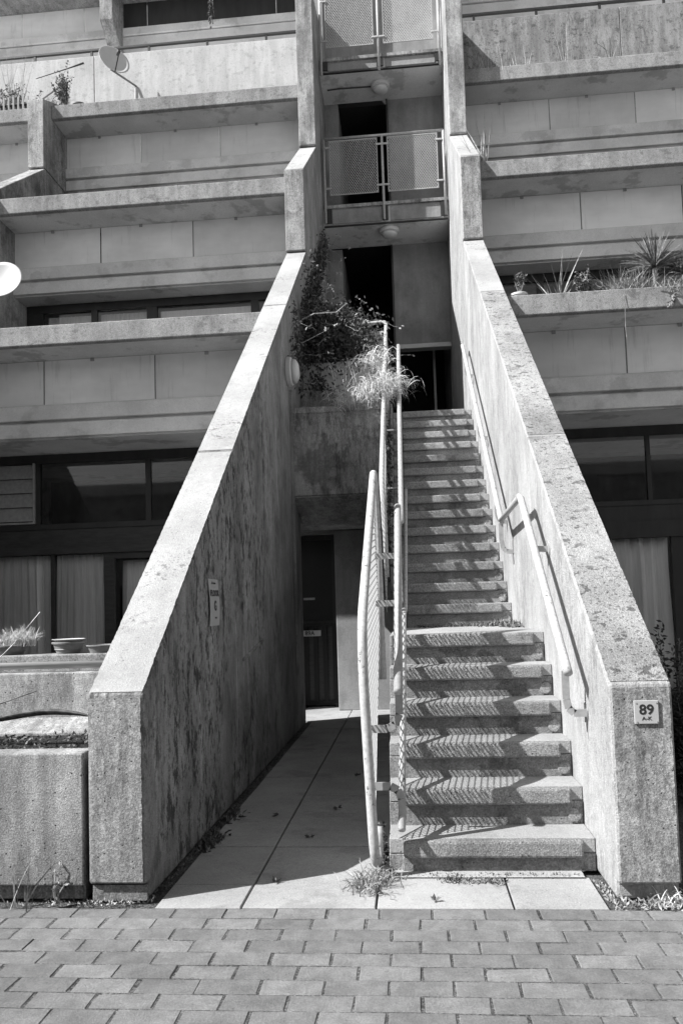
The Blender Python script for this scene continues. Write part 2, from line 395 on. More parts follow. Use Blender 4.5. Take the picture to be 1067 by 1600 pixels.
def stair_wall(x0, x1, label, lichen, left):
    t = thing('stair_wall', label, 'wall', ((x0 + x1) / 2, 0, 0))
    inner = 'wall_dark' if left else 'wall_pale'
    ye = 5.45 if left else 10.4
    # ground segments: body with the inner-face material, a coping sheet 4 mm above and a front facing 4 mm proud
    segs = [(0, 1.985), (1.995, 4.825), (4.835, 6.735)]
    for i, (a, b) in enumerate(segs):
        lo = 0 if (b < 5 or not left) else 2.3
        if i == 0: poly = [(.045, 0), (b, 0), (b, slope1(b)), (0, .934), (0, .077), (.045, .077)]
        elif i == 1: poly = [(a, 0), (b, 0), (b, slope1(b)), (a, slope1(a))]
        elif left: poly = [(a, 0), (5.45, 0), (5.45, 2.28), (b, 2.28), (b, slope1(b)), (a, slope1(a))]
        else: poly = [(a, 0), (b, 0), (b, slope1(b)), (a, slope1(a))]
        mb = MB().prism_yz(poly, x0, x1)
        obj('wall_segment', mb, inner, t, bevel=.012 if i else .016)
        cmat = ('coping_lichen' if (lichen and i < 2) else 'coping')
        e = .004; e2 = .002
        zz = lambda y: slope1(y) + e
        q = ragged('y', a + .012, b - .004, x0, x1, slope1, .004, 10 * i + left, .007)
        obj('coping', q, cmat, t)
    fz = obj('front_face', ragged('z', .09, .920, x0, x1, lambda z: 0, -.004, 50 + left, .012), 'front', t)
    # the higher blocks: vertical face, slope, vertical face
    bot = 2.3 if left else 0
    v1 = [(6.70, 6.09), (6.70, 7.215), (8.44, 8.55), (8.44, 6.09)]
    obj('wall_segment', MB().prism_yz(v1, x0, x1), inner, t, bevel=.012)
    obj('front_face', ragged('z', 6.10, 7.205, x0, x1, lambda z: 6.70, -.004, 51 + left, .010), 'front', t)
    sl_ = lambda y: 7.215 + (y - 6.70) * .7672
    obj('coping', ragged('y', 6.72, 8.41, x0, x1, sl_, .004, 53 + left, .008), 'coping', t)
    v2 = [(8.42, 8.57), (8.42, 11.15), (10.2, 11.62), (10.2, 8.57)]
    obj('wall_segment', MB().prism_yz(v2, x0, x1), inner, t, bevel=.012)
    obj('front_face', ragged('z', 8.59, 11.13, x0, x1, lambda z: 8.42, -.004, 52 + left, .010), 'front', t)
    obj('wall_segment', MB().prism_yz([(6.74, bot), (10.2, bot), (10.2, 6.083), (6.74, 6.083)], x0, x1), inner, t)
    obj('wall_segment', MB().prism_yz([(8.446, 6.09), (10.2, 6.09), (10.2, 8.56), (8.446, 8.56)], x0, x1), inner, t)
    return t
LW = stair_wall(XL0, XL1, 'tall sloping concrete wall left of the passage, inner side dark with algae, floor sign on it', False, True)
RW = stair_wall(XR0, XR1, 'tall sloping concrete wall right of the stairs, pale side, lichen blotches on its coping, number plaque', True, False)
# formwork ledge on the inside of the left wall
obj('ledge', MB().prism_yz([(2.15, .93), (2.95, 1.03), (2.95, 1.06), (2.15, .955)], -.002, .014), 'wall_dark', LW, bevel=.004)

# ------------------------------------------------------------------ staircase
st = thing('staircase', 'concrete staircase with thick overhanging treads climbing between passage and pale wall', 'staircase', (1.6, YS, 0))
XS0, XS1, XN0, XN1 = 1.09, XR0 - .003, 1.162, 2.021
rr = random.Random(11)
for k_ in range(1, 21):
    y = step_y(k_); z = step_z(k_); yn = step_y(k_ + 1) if k_ < 20 else 10.0
    zb = z - .19 if k_ > 1 else 0.0
    xn0, xn1 = (XN0, XN1) if k_ <= 6 else (1.205, 2.0)
    # body block below (recessed), with tread slab on it
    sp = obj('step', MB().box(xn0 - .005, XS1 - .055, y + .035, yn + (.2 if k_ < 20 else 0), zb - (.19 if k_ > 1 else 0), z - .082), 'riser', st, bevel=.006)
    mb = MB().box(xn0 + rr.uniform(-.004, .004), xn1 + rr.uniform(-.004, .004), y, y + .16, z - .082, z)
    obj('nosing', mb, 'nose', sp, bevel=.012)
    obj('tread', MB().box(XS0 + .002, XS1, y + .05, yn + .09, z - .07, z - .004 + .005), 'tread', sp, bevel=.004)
# solid carriage under the steps and its left cheek
poly = [(YS + .05, 0)]
for k_ in range(1, 21):
    z = step_z(k_) - .1; y = step_y(k_) + .06; poly += [(y, z - .19 if k_ > 1 else 0), (y, z)]
poly += [(10, step_z(20) - .1), (10, 0)]
mbc = MB()
for k_ in range(1, 21):
    y = step_y(k_) + .05; yn = (step_y(k_ + 1) + .05) if k_ < 20 else 10.0
    mbc.box(XS0, XN0 + .02, y, yn, (0 if y < 4.9 else max(0, 2.3)), step_z(k_) - .073)
obj('stair_cheek', mbc, 'front', st, bevel=.004)
mbc = MB()
for k_ in range(1, 21):
    y = step_y(k_) + .05; yn = (step_y(k_ + 1) + .05) if k_ < 20 else 10.0
    mbc.box(XN1 - .02, XS1, y, yn, 0, step_z(k_) - .073)
obj('step_end_blocks', mbc, 'front', st, bevel=.004)
obj('mortar_strip', ragged('y', .305, .41, 1.10, 2.02, lambda y: 0, .007, 99, .01), 'coping', st)
# little end stones under each tread at the wall
for k_ in range(1, 16):
    y = step_y(k_); z = step_z(k_); w = .05
    mb = MB(); n = 8
    mb.tube([(XS1 - .045, y + .03, z - .19 + .045), (XS1 - .045, y + .055, z - .19 + .045)], [.036, .042], 9)
    if k_ > 1: obj('end_stone', mb, 'front', st, bevel=.006)

# ------------------------------------------------------------------ guards and handrails beside the stairs
gt = thing('stair_guard', 'worn white tube guard with wire mesh standing along the passage side of the stairs', 'railing', (1.02, .3, 0))
loop = [(1.04, 1.6, .83), (1.035, 1.6, 1.8), (1.025, 1.6, 2.20), (1.022, 1.5, 2.12), (.997, .33, 1.24), (.997, .28, .98), (1.022, .28, .16), (1.03, .33, .06), (1.035, .46, .05), (1.035, .48, .2)]
obj('tube_frame', MB().tube(bend(loop, .13, 7), .0242, 16), 'tube_white', gt, smooth=True)
obj('flat_edge', MB().prism_yz([(.36, .28), (1.54, 1.18), (1.54, 1.19), (.36, .29)], 1.024, 1.032).prism_yz([(1.54, 1.18), (1.55, 1.18), (1.55, 2.06), (1.54, 2.06)], 1.02, 1.03), 'tube_white', gt)
m1 = expanded_mesh((1.028, .33, .28), (0, 1.22, .92), (-.014, 0, .86), 20, 44, .0042, .004)
tag(obj('wire_mesh', m1, 'mesh_dark', gt), kind='stuff')
hr = thing('stair_handrail', 'straight grey handrail tube in the middle, along the left of the lower steps', 'handrail', (1.165, .3, 0))
obj('rail_tube', MB().tube([(1.164, .29, .892), (1.172, 1.68, 1.948), (1.172, 1.715, 1.965)], .0235, 16), 'tube', hr, smooth=True)
lr = thing('low_rail', 'pale low tube just above the left ends of the steps', 'handrail', (1.16, .3, 0))
obj('rail_tube', MB().tube([(1.158, .29, .235), (1.188, 1.6, 1.235), (1.19, 1.72, 1.27)], .019, 14), 'tube_white', lr, smooth=True)
obj('rail_tube', MB().tube([(1.19, 2.98, 1.26), (1.19, 3.1, 1.30), (1.222, 4.68, 2.50)], .017, 14), 'tube_white', lr, smooth=True)
def strap(pts, w, t, mb):          # flat bar following a path in the plane y = const
    P = [Vector(p) for p in pts]
    for i in range(len(P) - 1):
        a, b = P[i], P[i + 1]; d = (b - a).normalized(); n = Vector((0, 1, 0)); s_ = d.cross(n) * w * .5; q = n * t * .5
        mb.add([a - s_ - q, a + s_ - q, a + s_ + q, a - s_ + q, b - s_ - q, b + s_ - q, b + s_ + q, b - s_ + q], [(0, 1, 2, 3), (7, 6, 5, 4), (0, 4, 5, 1), (1, 5, 6, 2), (2, 6, 7, 3), (3, 7, 4, 0)])
    return mb
for pts in ([(1.0, .38, .70), (1.10, .38, .70), (1.14, .38, .72), (1.164, .38, .77), (1.164, .38, .955)],
            [(1.02, .34, .43), (1.11, .34, .43), (1.145, .34, .41), (1.162, .34, .37), (1.162, .34, .27)],
            [(1.02, 1.45, 1.62), (1.172, 1.45, 1.62), (1.172, 1.45, 1.77)], [(1.02, 1.30, 1.32), (1.172, 1.30, 1.32), (1.172, 1.30, 1.66)]):
    obj('bracket', strap(pts, .038, .01, MB()), 'metal', hr)
# upper flight
ug = thing('stair_guard', 'pale tube guard of the upper steps, turning left above the overgrown planter', 'railing', (.98, 3.0, 0))
obj('tube_frame', MB().tube(bend([(1.035, 3.3, 1.55), (1.03, 3.3, 2.1), (1.015, 3.42, 2.43), (1.031, 7.0, 5.15), (.3, 7.0, 5.12), (.02, 7.0, 5.1)], .09, 5), .0235, 12), 'tube_white', ug, smooth=True)
obj('post', MB().tube([(1.02, 6.0, 3.3), (1.022, 6.0, 4.39)], .014, 8), 'tube', ug, smooth=True)
obj('post', MB().tube([(1.02, 4.5, 2.2), (1.018, 4.5, 3.25)], .014, 8), 'tube', ug, smooth=True)
tag(obj('wire_mesh', expanded_mesh((1.04, 2.85, 1.25), (0, 1.6, 1.21), (-.014, 0, .86), 26, 38, .0052, .004), 'mesh_dark', ug), kind='stuff')
uh = thing('stair_handrail', 'grey handrail tube along the left side of the upper steps', 'handrail', (1.19, 3.1, 0))
obj('rail_tube', MB().tube([(1.18, 2.98, 1.99), (1.18, 3.1, 2.088), (1.188, 6.43, 4.62), (1.188, 6.56, 4.65)], .0235, 12), 'tube', uh, smooth=True)
for y in (3.6, 4.6, 5.6):
    z = 2.10 + (y - 3.12) * .7544
    obj('bracket', MB().box(1.05, 1.185, y - .02, y + .02, z - .10, z - .088).box(1.175, 1.187, y - .02, y + .02, z - .1, z - .01), 'metal', uh)
# handrails on the pale wall
def wall_rail(path, label, plates, straps):
    t = thing('wall_handrail', label, 'handrail', path[0]); obj('rail_tube', MB().tube(path, .0225, 14), 'tube_white', t, smooth=True)
    for p in plates:
        obj('wall_plate', MB().lathe([(.05, 0), (.05, .006)], (XR0 - .0065, p[0], p[1]), 18, 'x'), 'tube', t)
    for s_ in straps: obj('bracket', strap(s_, .036, .01, MB()), 'metal', t)
    return t
wall_rail(bend([(1.985, .36, .955), (1.985, .42, 1.0), (1.985, 1.70, 1.985), (1.985, 1.79, 2.01), (1.985, 1.86, 1.98), (1.95, 2.03, 1.80), (1.99, 2.1, 1.7)][:4], .03), 'stout pale handrail on the right wall beside the lower steps', [(.52, .75), (1.33, 1.62)],
          [[(1.985, .44, .96), (1.985, .44, .82), (1.995, .44, .775), (2.02, .44, .752), (2.08, .44, .752)], [(1.985, 1.33, 1.71), (1.985, 1.33, 1.66), (2.01, 1.33, 1.625), (2.08, 1.33, 1.62)]])
wall_rail([(1.99, 2.90, 1.95), (2.0, 3.0, 1.97), (2.0, 6.40, 4.56), (2.005, 6.52, 4.60), (2.03, 6.60, 4.55)], 'long thin handrail on the right wall beside the upper steps', [(3.0, 1.66), (4.6, 2.95), (6.0, 4.0)],
          [[(2.0, 3.3, 2.14), (2.0, 3.3, 2.06), (2.02, 3.3, 2.0), (2.08, 3.3, 1.99)], [(2.0, 4.6, 3.12), (2.0, 4.6, 3.05), (2.02, 4.6, 3.0), (2.08, 4.6, 2.99)], [(2.0, 6.0, 4.22), (2.0, 6.0, 4.1), (2.02, 6.0, 4.06), (2.08, 6.0, 4.05)]])
lk = thing('link_rail', 'short level tube joining the two sloping handrails of the right wall above the landing', 'handrail', (1.985, 1.74, 2.0))
obj('tube', MB().tube([(1.985, 1.80, 2.0), (1.988, 2.93, 1.965)], .0215, 14), 'tube', lk, smooth=True)
obj('bracket', strap([(1.99, 2.96, 1.95), (1.99, 2.96, 1.80), (2.005, 2.96, 1.74), (2.03, 2.96, 1.715), (2.08, 2.96, 1.71)], .036, .01, MB()), 'metal', lk)

# ------------------------------------------------------------------ stepped planter boxes beside the upper flight
bx = thing('stepped_planters', 'three concrete planter boxes stepping up between the left wall and the upper steps', 'planter', (.5, 4.9, 2.4))
def trough(parent, x0, x1, y0, y1, z0, z1, mat, t=.07, soil=.09, name='trough', extra=True):
    mb = MB().box(x0, x1, y0, y0 + t, z0, z1).box(x0, x1, y1 - t, y1, z0, z1).box(x0, x1, y0 + t, y1 - t, z0, z0 + .08)
    mb.box(x0, x0 + t, y0 + t, y1 - t, z0 + .08, z1).box(x1 - t, x1, y0 + t, y1 - t, z0 + .08, z1)
    o = obj(name, mb, mat, parent, bevel=.008)
    obj('soil', MB().box(x0 + t, x1 - t, y0 + t, y1 - t, z0 + .08, z1 - soil), 'soil', o)
    return o
trough(bx, .003, 1.03, 4.90, 5.75, 2.515, 3.48, 'box'); obj('rim', MB().box(.004, 1.028, 4.885, 4.975, 3.42, 3.487), 'front', bx, bevel=.008)
trough(bx, .003, 1.03, 6.00, 6.75, 3.86, 4.32, 'band'); trough(bx, .003, 1.03, 7.15, 7.9, 4.72, 5.08, 'band')
obj('back_panel', MB().box(.003, 1.03, 5.752, 5.998, 2.9, 3.9), 'box', bx); obj('back_panel', MB().box(.003, 1.03, 6.752, 7.148, 3.5, 4.74), 'box', bx)
obj('underside', MB().prism_yz([(4.92, 2.50), (4.92, 2.512), (6.42, 2.512), (6.42, 2.28), (5.6, 2.28)], .003, 1.088), 'front', bx)
cur = MB()
for k_ in range(9, 20):
    y = step_y(k_); cur.box(1.06, 1.088, y + .052, y + .26, step_z(k_) - .25, step_z(k_) + .1 + (.15 if k_ > 12 else 0))
obj('side_kerb', cur, 'front', bx)

# ------------------------------------------------------------------ the apartment building
B = thing('apartment_building', 'stepped concrete apartment building with long planter balconies and frosted balustrade panels', 'building', (1.0, 7.0, 0))
JX = [-8.67, -7.28, -5.90, -4.51, -3.13, -1.74, -.36, 1.03, 2.41, 3.79, 5.17, 6.56, 7.94]
def level(n, spans, planter_mat='planter', soffit_y=None, trough_on=True):
    y = DY * n; z = DZ * n
    for (x0, x1) in spans:
        if trough_on:
            o = obj('planter_trough', MB().box(x0, x1, 5.0 + y, 5.09 + y, 4.40 + z, 4.63 + z).box(x0, x1, 5.56 + y, 5.64 + y, 4.44 + z, 4.60 + z), planter_mat, B, bevel=.012)
            obj('soil', MB().box(x0, x1, 5.09 + y, 5.56 + y, 4.44 + z, 4.55 + z), 'soil', o)
            obj('soffit', MB().box(x0, x1, 5.03 + y, 5.64 + y, 4.415 + z, 4.438 + z), 'soffit', o)
        xs_ = [x0] + [j for j in JX if x0 + .15 < j < x1 - .15] + [x1]
        for a, b in zip(xs_[:-1], xs_[1:]):
            p = obj('frosted_panel', MB().box(a + (.009 if a != x0 else 0), b - (.009 if b != x1 else 0), 5.60 + y, 5.612 + y, 3.862 + z, 4.41 + z), 'frost', B, bevel=.002)
            for q in ((a * 2 + b) / 3 + .15,) if b - a > 1 else ():
                obj('clip', MB().box(q - .022, q + .022, 5.585 + y, 5.602 + y, 4.375 + z, 4.414 + z), 'metal', p)
            if b != x1: obj('panel_post', MB().box(b - .006, b + .006, 5.615 + y, 5.645 + y, 3.86 + z, 4.41 + z), 'metal' if rr.random() < .5 else 'black', B)
        obj('floor_beam', MB().prism_yz([(5.53 + y, 3.665 + z), (5.53 + y, 3.835 + z), (5.56 + y, 3.858 + z), (5.95 + y, 3.858 + z), (5.95 + y, 3.665 + z)], x0, x1), 'beam', B, bevel=.006)
        obj('floor_beam', MB().box(x0, x1, 5.60 + y, 5.9 + y, 3.635 + z, 3.665 + z), 'soffit', B)
        obj('floor_beam', MB().prism_yz([(5.545 + y, 3.455 + z), (5.545 + y, 3.615 + z), (5.565 + y, 3.635 + z), (5.95 + y, 3.635 + z), (5.95 + y, 3.455 + z)], x0, x1), 'beam', B, bevel=.006)
        obj('ceiling_slab', MB().box(x0, x1, 5.60 + y, 12.0, 3.435 + z, 3.4545 + z), 'soffit', B)
LX = [(-4.448, XL0 - .002)]; LLX = [(-9.0, -4.722)]; RX = [(XR1 + .002, 8.2)]
level(0, LX + RX); level(1, LX + LLX + RX); level(2, LX + LLX + RX)
level(0, LLX)
# party wall between the bays
def party(x0, x1):
    t = thing('party_wall', 'stepped concrete dividing fin at the far left of the facade', 'wall', ((x0 + x1) / 2, 6, 0))
    obj('wall_segment', MB().prism_yz([(1.4, 0), (6.74, 0), (6.74, 6.07), (1.4, 2.0)], x0, x1), 'front', t, bevel=.012)
    obj('wall_segment', MB().prism_yz([(6.74, 0), (6.70, 6.09), (6.70, 7.215), (8.45, 8.56), (12, 8.56), (12, 0)], x0, x1), 'front', t, bevel=.012)
    obj('wall_segment', MB().prism_yz([(8.42, 8.58), (8.42, 9.73), (9.95, 10.45), (9.95, 8.58)], x0, x1), 'front', t, bevel=.012)
    return t
party(-4.722, -4.45)
# solid parapet of the top terrace, rail on it, upper storey
for x0, x1 in ((-9, -4.23), (-4.222, XL0 - .002), (XR1 + .002, 5.2), (5.207, 8.2)):
    obj('parapet', MB().box(x0, x1, 10.0, 10.14, 9.3, 11.57), 'band' if x1 < 1 else 'band_dark', B, bevel=.01)
obj('roof_terrace', MB().box(-9, XL0 - .002, 10.14, 14, 10.9, 11.0).box(XR1 + .002, 8.2, 10.14, 14, 10.9, 11.0), 'soffit', B)
for x0, x1 in ((-9, XL0), (XR1, 8.2)):
    o = obj('parapet_rail', MB().box(x0, x1, 10.03, 10.08, 11.695, 11.73), 'black', B)
    x = x0 + .35
    while x < x1: obj('rail_post', MB().box(x - .02, x + .02, 10.035, 10.075, 11.572, 11.694), 'black', o); x += 1.09
    obj('rail_backing', MB().box(x0, x1, 10.16, 10.17, 11.4, 11.68), 'soffit', B)
YT = 12.2
for x0, x1, m_ in ((-9.5, -4.73, 'frost'), (-4.46, -.35, 'black'), (2.5, 8.2, 'frost')):
    obj('floor_beam', MB().box(x0, x1, YT - .06, YT + .3, 13.58, 13.745), 'beam', B, bevel=.008)
    obj('floor_beam', MB().box(x0, x1, YT - .03, YT + .3, 13.36, 13.56), 'beam', B, bevel=.008)
    obj('floor_beam', MB().box(x0, x1, YT, YT + .3, 13.1, 13.35), 'beam', B)
    xs_ = [x0] + [j for j in [q * 1.39 - 8.1 for q in range(13)] if x0 + .2 < j < x1 - .2] + [x1]
    for a, b in zip(xs_[:-1], xs_[1:]): obj('frosted_panel' if m_ == 'frost' else 'dark_panel', MB().box(a + .008, b - .008, YT, YT + .012, 13.75, 14.32), m_, B)
    obj('planter_trough', MB().box(x0, x1, YT - .6, YT + .1, 14.33, 14.55), 'planter', B)
    obj('upper_wall', MB().box(x0, x1, YT + .9, YT + 1.1, 10, 17), 'render', B)
obj('fin', MB().prism_yz([(11.55, 13.5), (11.55, 16.5), (12.6, 16.5), (12.6, 13.08), (12.15, 13.08)], -4.72, -4.45), 'front', B, bevel=.012)
# roof and back so no light leaks
obj('back_wall', MB().box(-10, 10, 13.4, 13.6, 0, 18), 'render', B)

# windows behind the balconies
def glazing(n, x0, x1, muls, trans=True, name='window'):
    y = (6.45 if n == 0 else 7.8 + DY * (n - 1)); zt = 3.43 if n == 0 else 3.43 + DZ * n
    zb = 0 if n == 0 else zt - 2.3
    w = obj('window_frame', MB().box(x0, x1, y, y + .06, zt - .115, zt), 'black', B); obj('sill', MB().box(x0, x1, y + .004, y + .056, zb, zb + .08), 'black', w)
    for a, b in muls: obj('mullion', MB().box(a, b, y + .002, y + .062, (zb + .081 if n else 2.501), zt - .116), 'black', w)
    ed = [x0] + [q for m in muls for q in m] + [x1]
    for i in range(0, len(ed), 2):
        if ed[i + 1] - ed[i] > .05: obj('pane', MB().box(ed[i], ed[i + 1], y + .028, y + .034, zb + .082, zt - .117), 'glass', w)
    return w, y, zt
def curtain(x0, x1, y, z0, z1, mat, label, seed, folds=9, amp=.035):
    rr = random.Random(seed); mb = MB(); n = int(folds * 10); o = 0
    ph = rr.random() * 6; pts = []
    for i in range(n + 1):
        t = i / n; a = 2 * math.pi * folds * (t + .03 * math.sin(5 * t + ph)); pts.append((x0 + (x1 - x0) * t + .012 * math.sin(a * 2), math.sin(a) * amp * (.6 + .4 * math.sin(t * 9 + ph))))
    rows_ = 6
    for r in range(rows_ + 1):
        z = z0 + (z1 - z0) * r / rows_; sq = 1 - .25 * r / rows_
        for (x, dy) in pts: mb.v.append((x + .01 * math.sin(r + x * 7), y + dy * sq, z))
    for r in range(rows_):
        for i in range(n): a = r * (n + 1) + i; mb.f.append((a, a + 1, a + n + 2, a + n + 1))
    o = obj('curtain', mb, mat, smooth=True); so = o.modifiers.new('thick', 'SOLIDIFY'); so.thickness = .003
    return tag(o, label, 'curtain')
# ground floor, left
w, y0w, zt = glazing(0, -4.44, XL0 - .01, [(-3.66, -3.60), (-2.17, -2.10)])
obj('transom', MB().box(-4.44, XL0 - .01, y0w - .03, y0w + .07, 2.43, 2.50), 'black', w)
obj('boarding', MB().box(-4.44, XL0 - .01, y0w - .01, y0w + .05, 2.20, 2.43), 'timber', w)
obj('transom', MB().box(-4.44, XL0 - .01, y0w - .05, y0w + .07, 2.10, 2.20), 'timber', w)
for a, b in ((-3.46, -3.415), (-2.74, -2.60), (-1.9, -1.84)): obj('door_frame', MB().box(a, b, y0w - .01, y0w + .06, 0, 2.10), 'timber', w)
obj('door_frame', MB().box(-2.60, -1.9, y0w - .01, y0w + .06, 2.02, 2.10), 'timber', w)
for i in range(4): obj('louvre_blade', MB().add([(-4.4, y0w - .02, 2.55 + i * .19), (-3.69, y0w - .02, 2.55 + i * .19), (-3.69, y0w + .02, 2.735 + i * .19), (-4.4, y0w + .02, 2.735 + i * .19)], [(0, 1, 2, 3)]), 'metal', w).modifiers.new('s', 'SOLIDIFY').thickness = .008
obj('louvre_frame', MB().box(-3.69, -3.665, y0w - .03, y0w + .03, 2.51, 3.32).box(-4.4, -3.69, y0w - .03, y0w + .03, 2.51, 2.535), 'metal', w)
curtain(-4.4, -3.47, y0w + .10, .05, 2.09, 'curtain', 'dark folded curtain in the leftmost ground floor window', 1, 9, .055)
curtain(-3.41, -2.76, y0w + .10, .05, 2.09, 'curtain', 'folded curtain behind glass next to the narrow garden door', 2, 7, .065)
curtain(-2.58, -1.92, y0w + .2, .05, 2.0, 'curtain', 'curtain seen through the glazed garden door beside the sloping wall', 3, 5)
# ground floor, right
w, y0w, zt = glazing(0, XR1 + .01, 8.1, [(4.20, 4.25), (5.9, 5.95)])
obj('transom', MB().box(XR1 + .01, 8.1, y0w - .03, y0w + .07, 2.44, 2.50), 'black', w)
obj('boarding', MB().box(XR1 + .01, 8.1, y0w - .01, y0w + .05, 2.24, 2.44), 'black', w)
obj('transom', MB().box(XR1 + .01, 8.1, y0w - .05, y0w + .07, 2.04, 2.24), 'black', w)
for a, b in ((4.44, 4.6), (3.1, 3.16)): obj('door_frame', MB().box(a, b, y0w - .01, y0w + .06, 0, 2.04), 'black', w)
curtain(3.2, 4.43, y0w + .10, .05, 2.035, 'curtain_pale', 'pale pleated curtain behind the dark shrub at the right', 4, 7, .07)
# upper floors
w, yw, zt = glazing(1, -4.44, XL0 - .01, [(-4.44, -4.19), (-3.43, -3.34), (-2.57, -2.41), (-.98, -.87)])
curtain(-4.15, -3.45, yw + .12, 4.0, 5.86, 'curtain_pale', 'pale lace curtain in the left pane above the long planter', 5, 9, .015)
curtain(-3.33, -2.58, yw + .12, 4.0, 5.86, 'curtain_pale', 'pale curtain in the second pane above the long planter', 6, 9, .015)
obj('blind', MB().box(-2.38, -.99, yw + .09, yw + .1, 4.0, 5.84), 'curtain_pale', w)
w, yw, zt = glazing(1, XR1 + .01, 8.1, [(3.2, 3.3), (4.8, 4.9)])
w, yw, zt = glazing(2, -4.44, XL0 - .01, [(-3.4, -3.3), (-2.0, -1.9)]); w, yw, zt = glazing(2, XR1 + .01, 8.1, [(3.2, 3.3), (4.8, 4.9)])
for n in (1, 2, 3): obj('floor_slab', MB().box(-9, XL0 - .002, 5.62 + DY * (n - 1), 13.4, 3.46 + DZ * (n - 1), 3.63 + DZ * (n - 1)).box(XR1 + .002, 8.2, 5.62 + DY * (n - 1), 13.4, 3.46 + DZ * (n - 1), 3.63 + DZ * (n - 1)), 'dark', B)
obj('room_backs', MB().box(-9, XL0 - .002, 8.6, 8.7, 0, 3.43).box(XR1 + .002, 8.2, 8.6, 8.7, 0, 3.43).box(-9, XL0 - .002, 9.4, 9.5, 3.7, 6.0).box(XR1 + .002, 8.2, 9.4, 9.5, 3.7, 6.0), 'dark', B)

# shaft: decks, back wall, dark openings
SH = B
for n, (zb, zd) in enumerate(((7.62, 7.99), (10.28, 10.55))):
    o = obj('access_deck', MB().box(.003, XR0 - .003, 9.25, 10.05, zb + .02, zd - .03), 'soffit', B)
    obj('deck_edge', MB().box(.02, XR0 - .02, 9.20, 9.25, zd - .06, zd - .005), 'front', o, bevel=.004)
    for a, b in ((.15, .98), (1.12, 1.95)): obj('fascia_panel', MB().box(a, b, 9.235, 9.25, zb + .05, zd - .07), 'render', o, bevel=.004)
    obj('edge_trim', MB().box(.02, XR0 - .02, 9.21, 9.25, zb + .0, zb + .02), 'black', o)
    for a in (.05, .985, 1.955): obj('bracket', MB().box(a, a + .1, 9.21, 9.235, zb + .06, zd - .07), 'black', o)
    obj('ceiling', MB().box(.003, XR0 - .003, 9.25, 10.05, zb, zb + .02), 'soffit', B)
obj('shaft_wall', MB().box(1.13, XR0 - .003, 10.05, 10.2, 5.82, 7.62).box(1.13, XR0 - .003, 10.05, 10.2, 7.99, 10.28), 'render', B)
obj('lintel', MB().box(1.13, XR0 - .003, 10.0, 10.2, 5.74, 5.815), 'soffit', B, bevel=.004)
obj('pipe_duct', MB().box(1.10, 1.125, 9.98, 10.2, 5.0, 7.60).box(1.10, 1.125, 9.98, 10.2, 7.99, 10.26), 'black', B)
obj('shaft_pier', MB().box(.003, .24, 10.05, 12.5, 3.8, 7.6).box(.003, .24, 10.05, 12.5, 7.99, 10.28), 'render', B)
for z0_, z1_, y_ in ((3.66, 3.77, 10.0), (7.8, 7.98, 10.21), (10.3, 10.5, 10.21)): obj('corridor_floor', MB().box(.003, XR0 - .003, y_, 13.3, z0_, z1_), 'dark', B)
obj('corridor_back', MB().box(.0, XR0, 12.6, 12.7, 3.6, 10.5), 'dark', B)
obj('corridor_side', MB().box(XL0, .0, 10.2, 13, 3.6, 18).box(XR0, XR1, 10.4, 13, 0, 18), 'render', B)
obj('dark_post', MB().box(1.78, 1.82, 10.6, 10.66, 3.78, 5.9), 'metal', B)
obj('upper_flat_wall', MB().box(.003, XR0 - .003, 10.9, 11.0, 10.5, 11.3).box(.003, XR0 - .003, 10.8, 11.0, 11.35, 13.5), 'render', B)
# access deck guards
def deck_guard(zd, ztop, label):
    t = thing('deck_guard', label, 'railing', (1.03, 9.16, zd), 'mesh guards of the access decks')
    y = 9.16
    for x in (.05, 1.02, 2.03): obj('post', MB().tube([(x, y, zd - .33), (x, y, ztop)], .021, 10), 'tube', t, smooth=True)
    obj('top_rail', MB().tube([(.05, y, ztop), (2.03, y, ztop)], .022, 10), 'tube', t, smooth=True)
    for a, b in ((.135, .94), (1.10, 1.93)):
        z0, z1 = zd + .13, ztop - .04
        f_ = obj('mesh_panel', MB().box(a, b, y - .012, y + .004, z1 - .014, z1).box(a, b, y - .012, y + .004, z0, z0 + .014).box(a, a + .014, y - .012, y + .004, z0 + .015, z1 - .015).box(b - .014, b, y - .012, y + .004, z0 + .015, z1 - .015), 'tube', t)
        tag(obj('wire_mesh', expanded_mesh((a + .01, y - .004, z0 + .01), (b - a - .02, 0, 0), (0, 0, z1 - z0 - .02), 20, 33, .0085, .004), 'mesh_pale', f_), kind='stuff')
        for z in (z0 + .12, z1 - .12):
            for q in (a, b): obj('clamp', MB().box(q - .075, q + .03, y - .028, y - .013, z - .016, z + .016) if q == a else MB().box(q - .03, q + .075, y - .028, y - .013, z - .016, z + .016), 'tube_white', f_, bevel=.006)
    return t
deck_guard(7.99, 9.10, 'mesh panel guard across the lower access deck between the two walls')
deck_guard(10.55, 11.66, 'mesh panel guard across the upper access deck at the top of the picture')
# lamps
def ceiling_lamp(x, y, z, label):
    t = thing('ceiling_lamp', label, 'lamp', (x, y, z)); obj('base_ring', MB().lathe([(.16, 0), (.165, -.015), (.16, -.06), (.13, -.065)], (x, y, z), 28), 'white', t, smooth=False, bevel=.004)
    obj('diffuser', MB().lathe([(.13, -.066), (.125, -.10), (.09, -.125), (.03, -.135)], (x, y, z), 28), 'white', t, smooth=True)
ceiling_lamp(1.09, 9.45, 7.618, 'round white ceiling lamp under the lower access deck')
ceiling_lamp(1.02, 9.62, 10.278, 'round white ceiling lamp under the upper access deck, beside a black conduit')
tag(obj('conduit', MB().tube([(.1, 9.62, 10.262), (.3, 9.60, 10.258), (.86, 9.62, 10.262)], .012, 8), 'cable'), 'thin black conduit running to the upper ceiling lamp', 'conduit')
t = thing('bulkhead_lamp', 'round white bulkhead lamp on the left wall beside the ivy', 'lamp', (0, 4.85, 3.85))
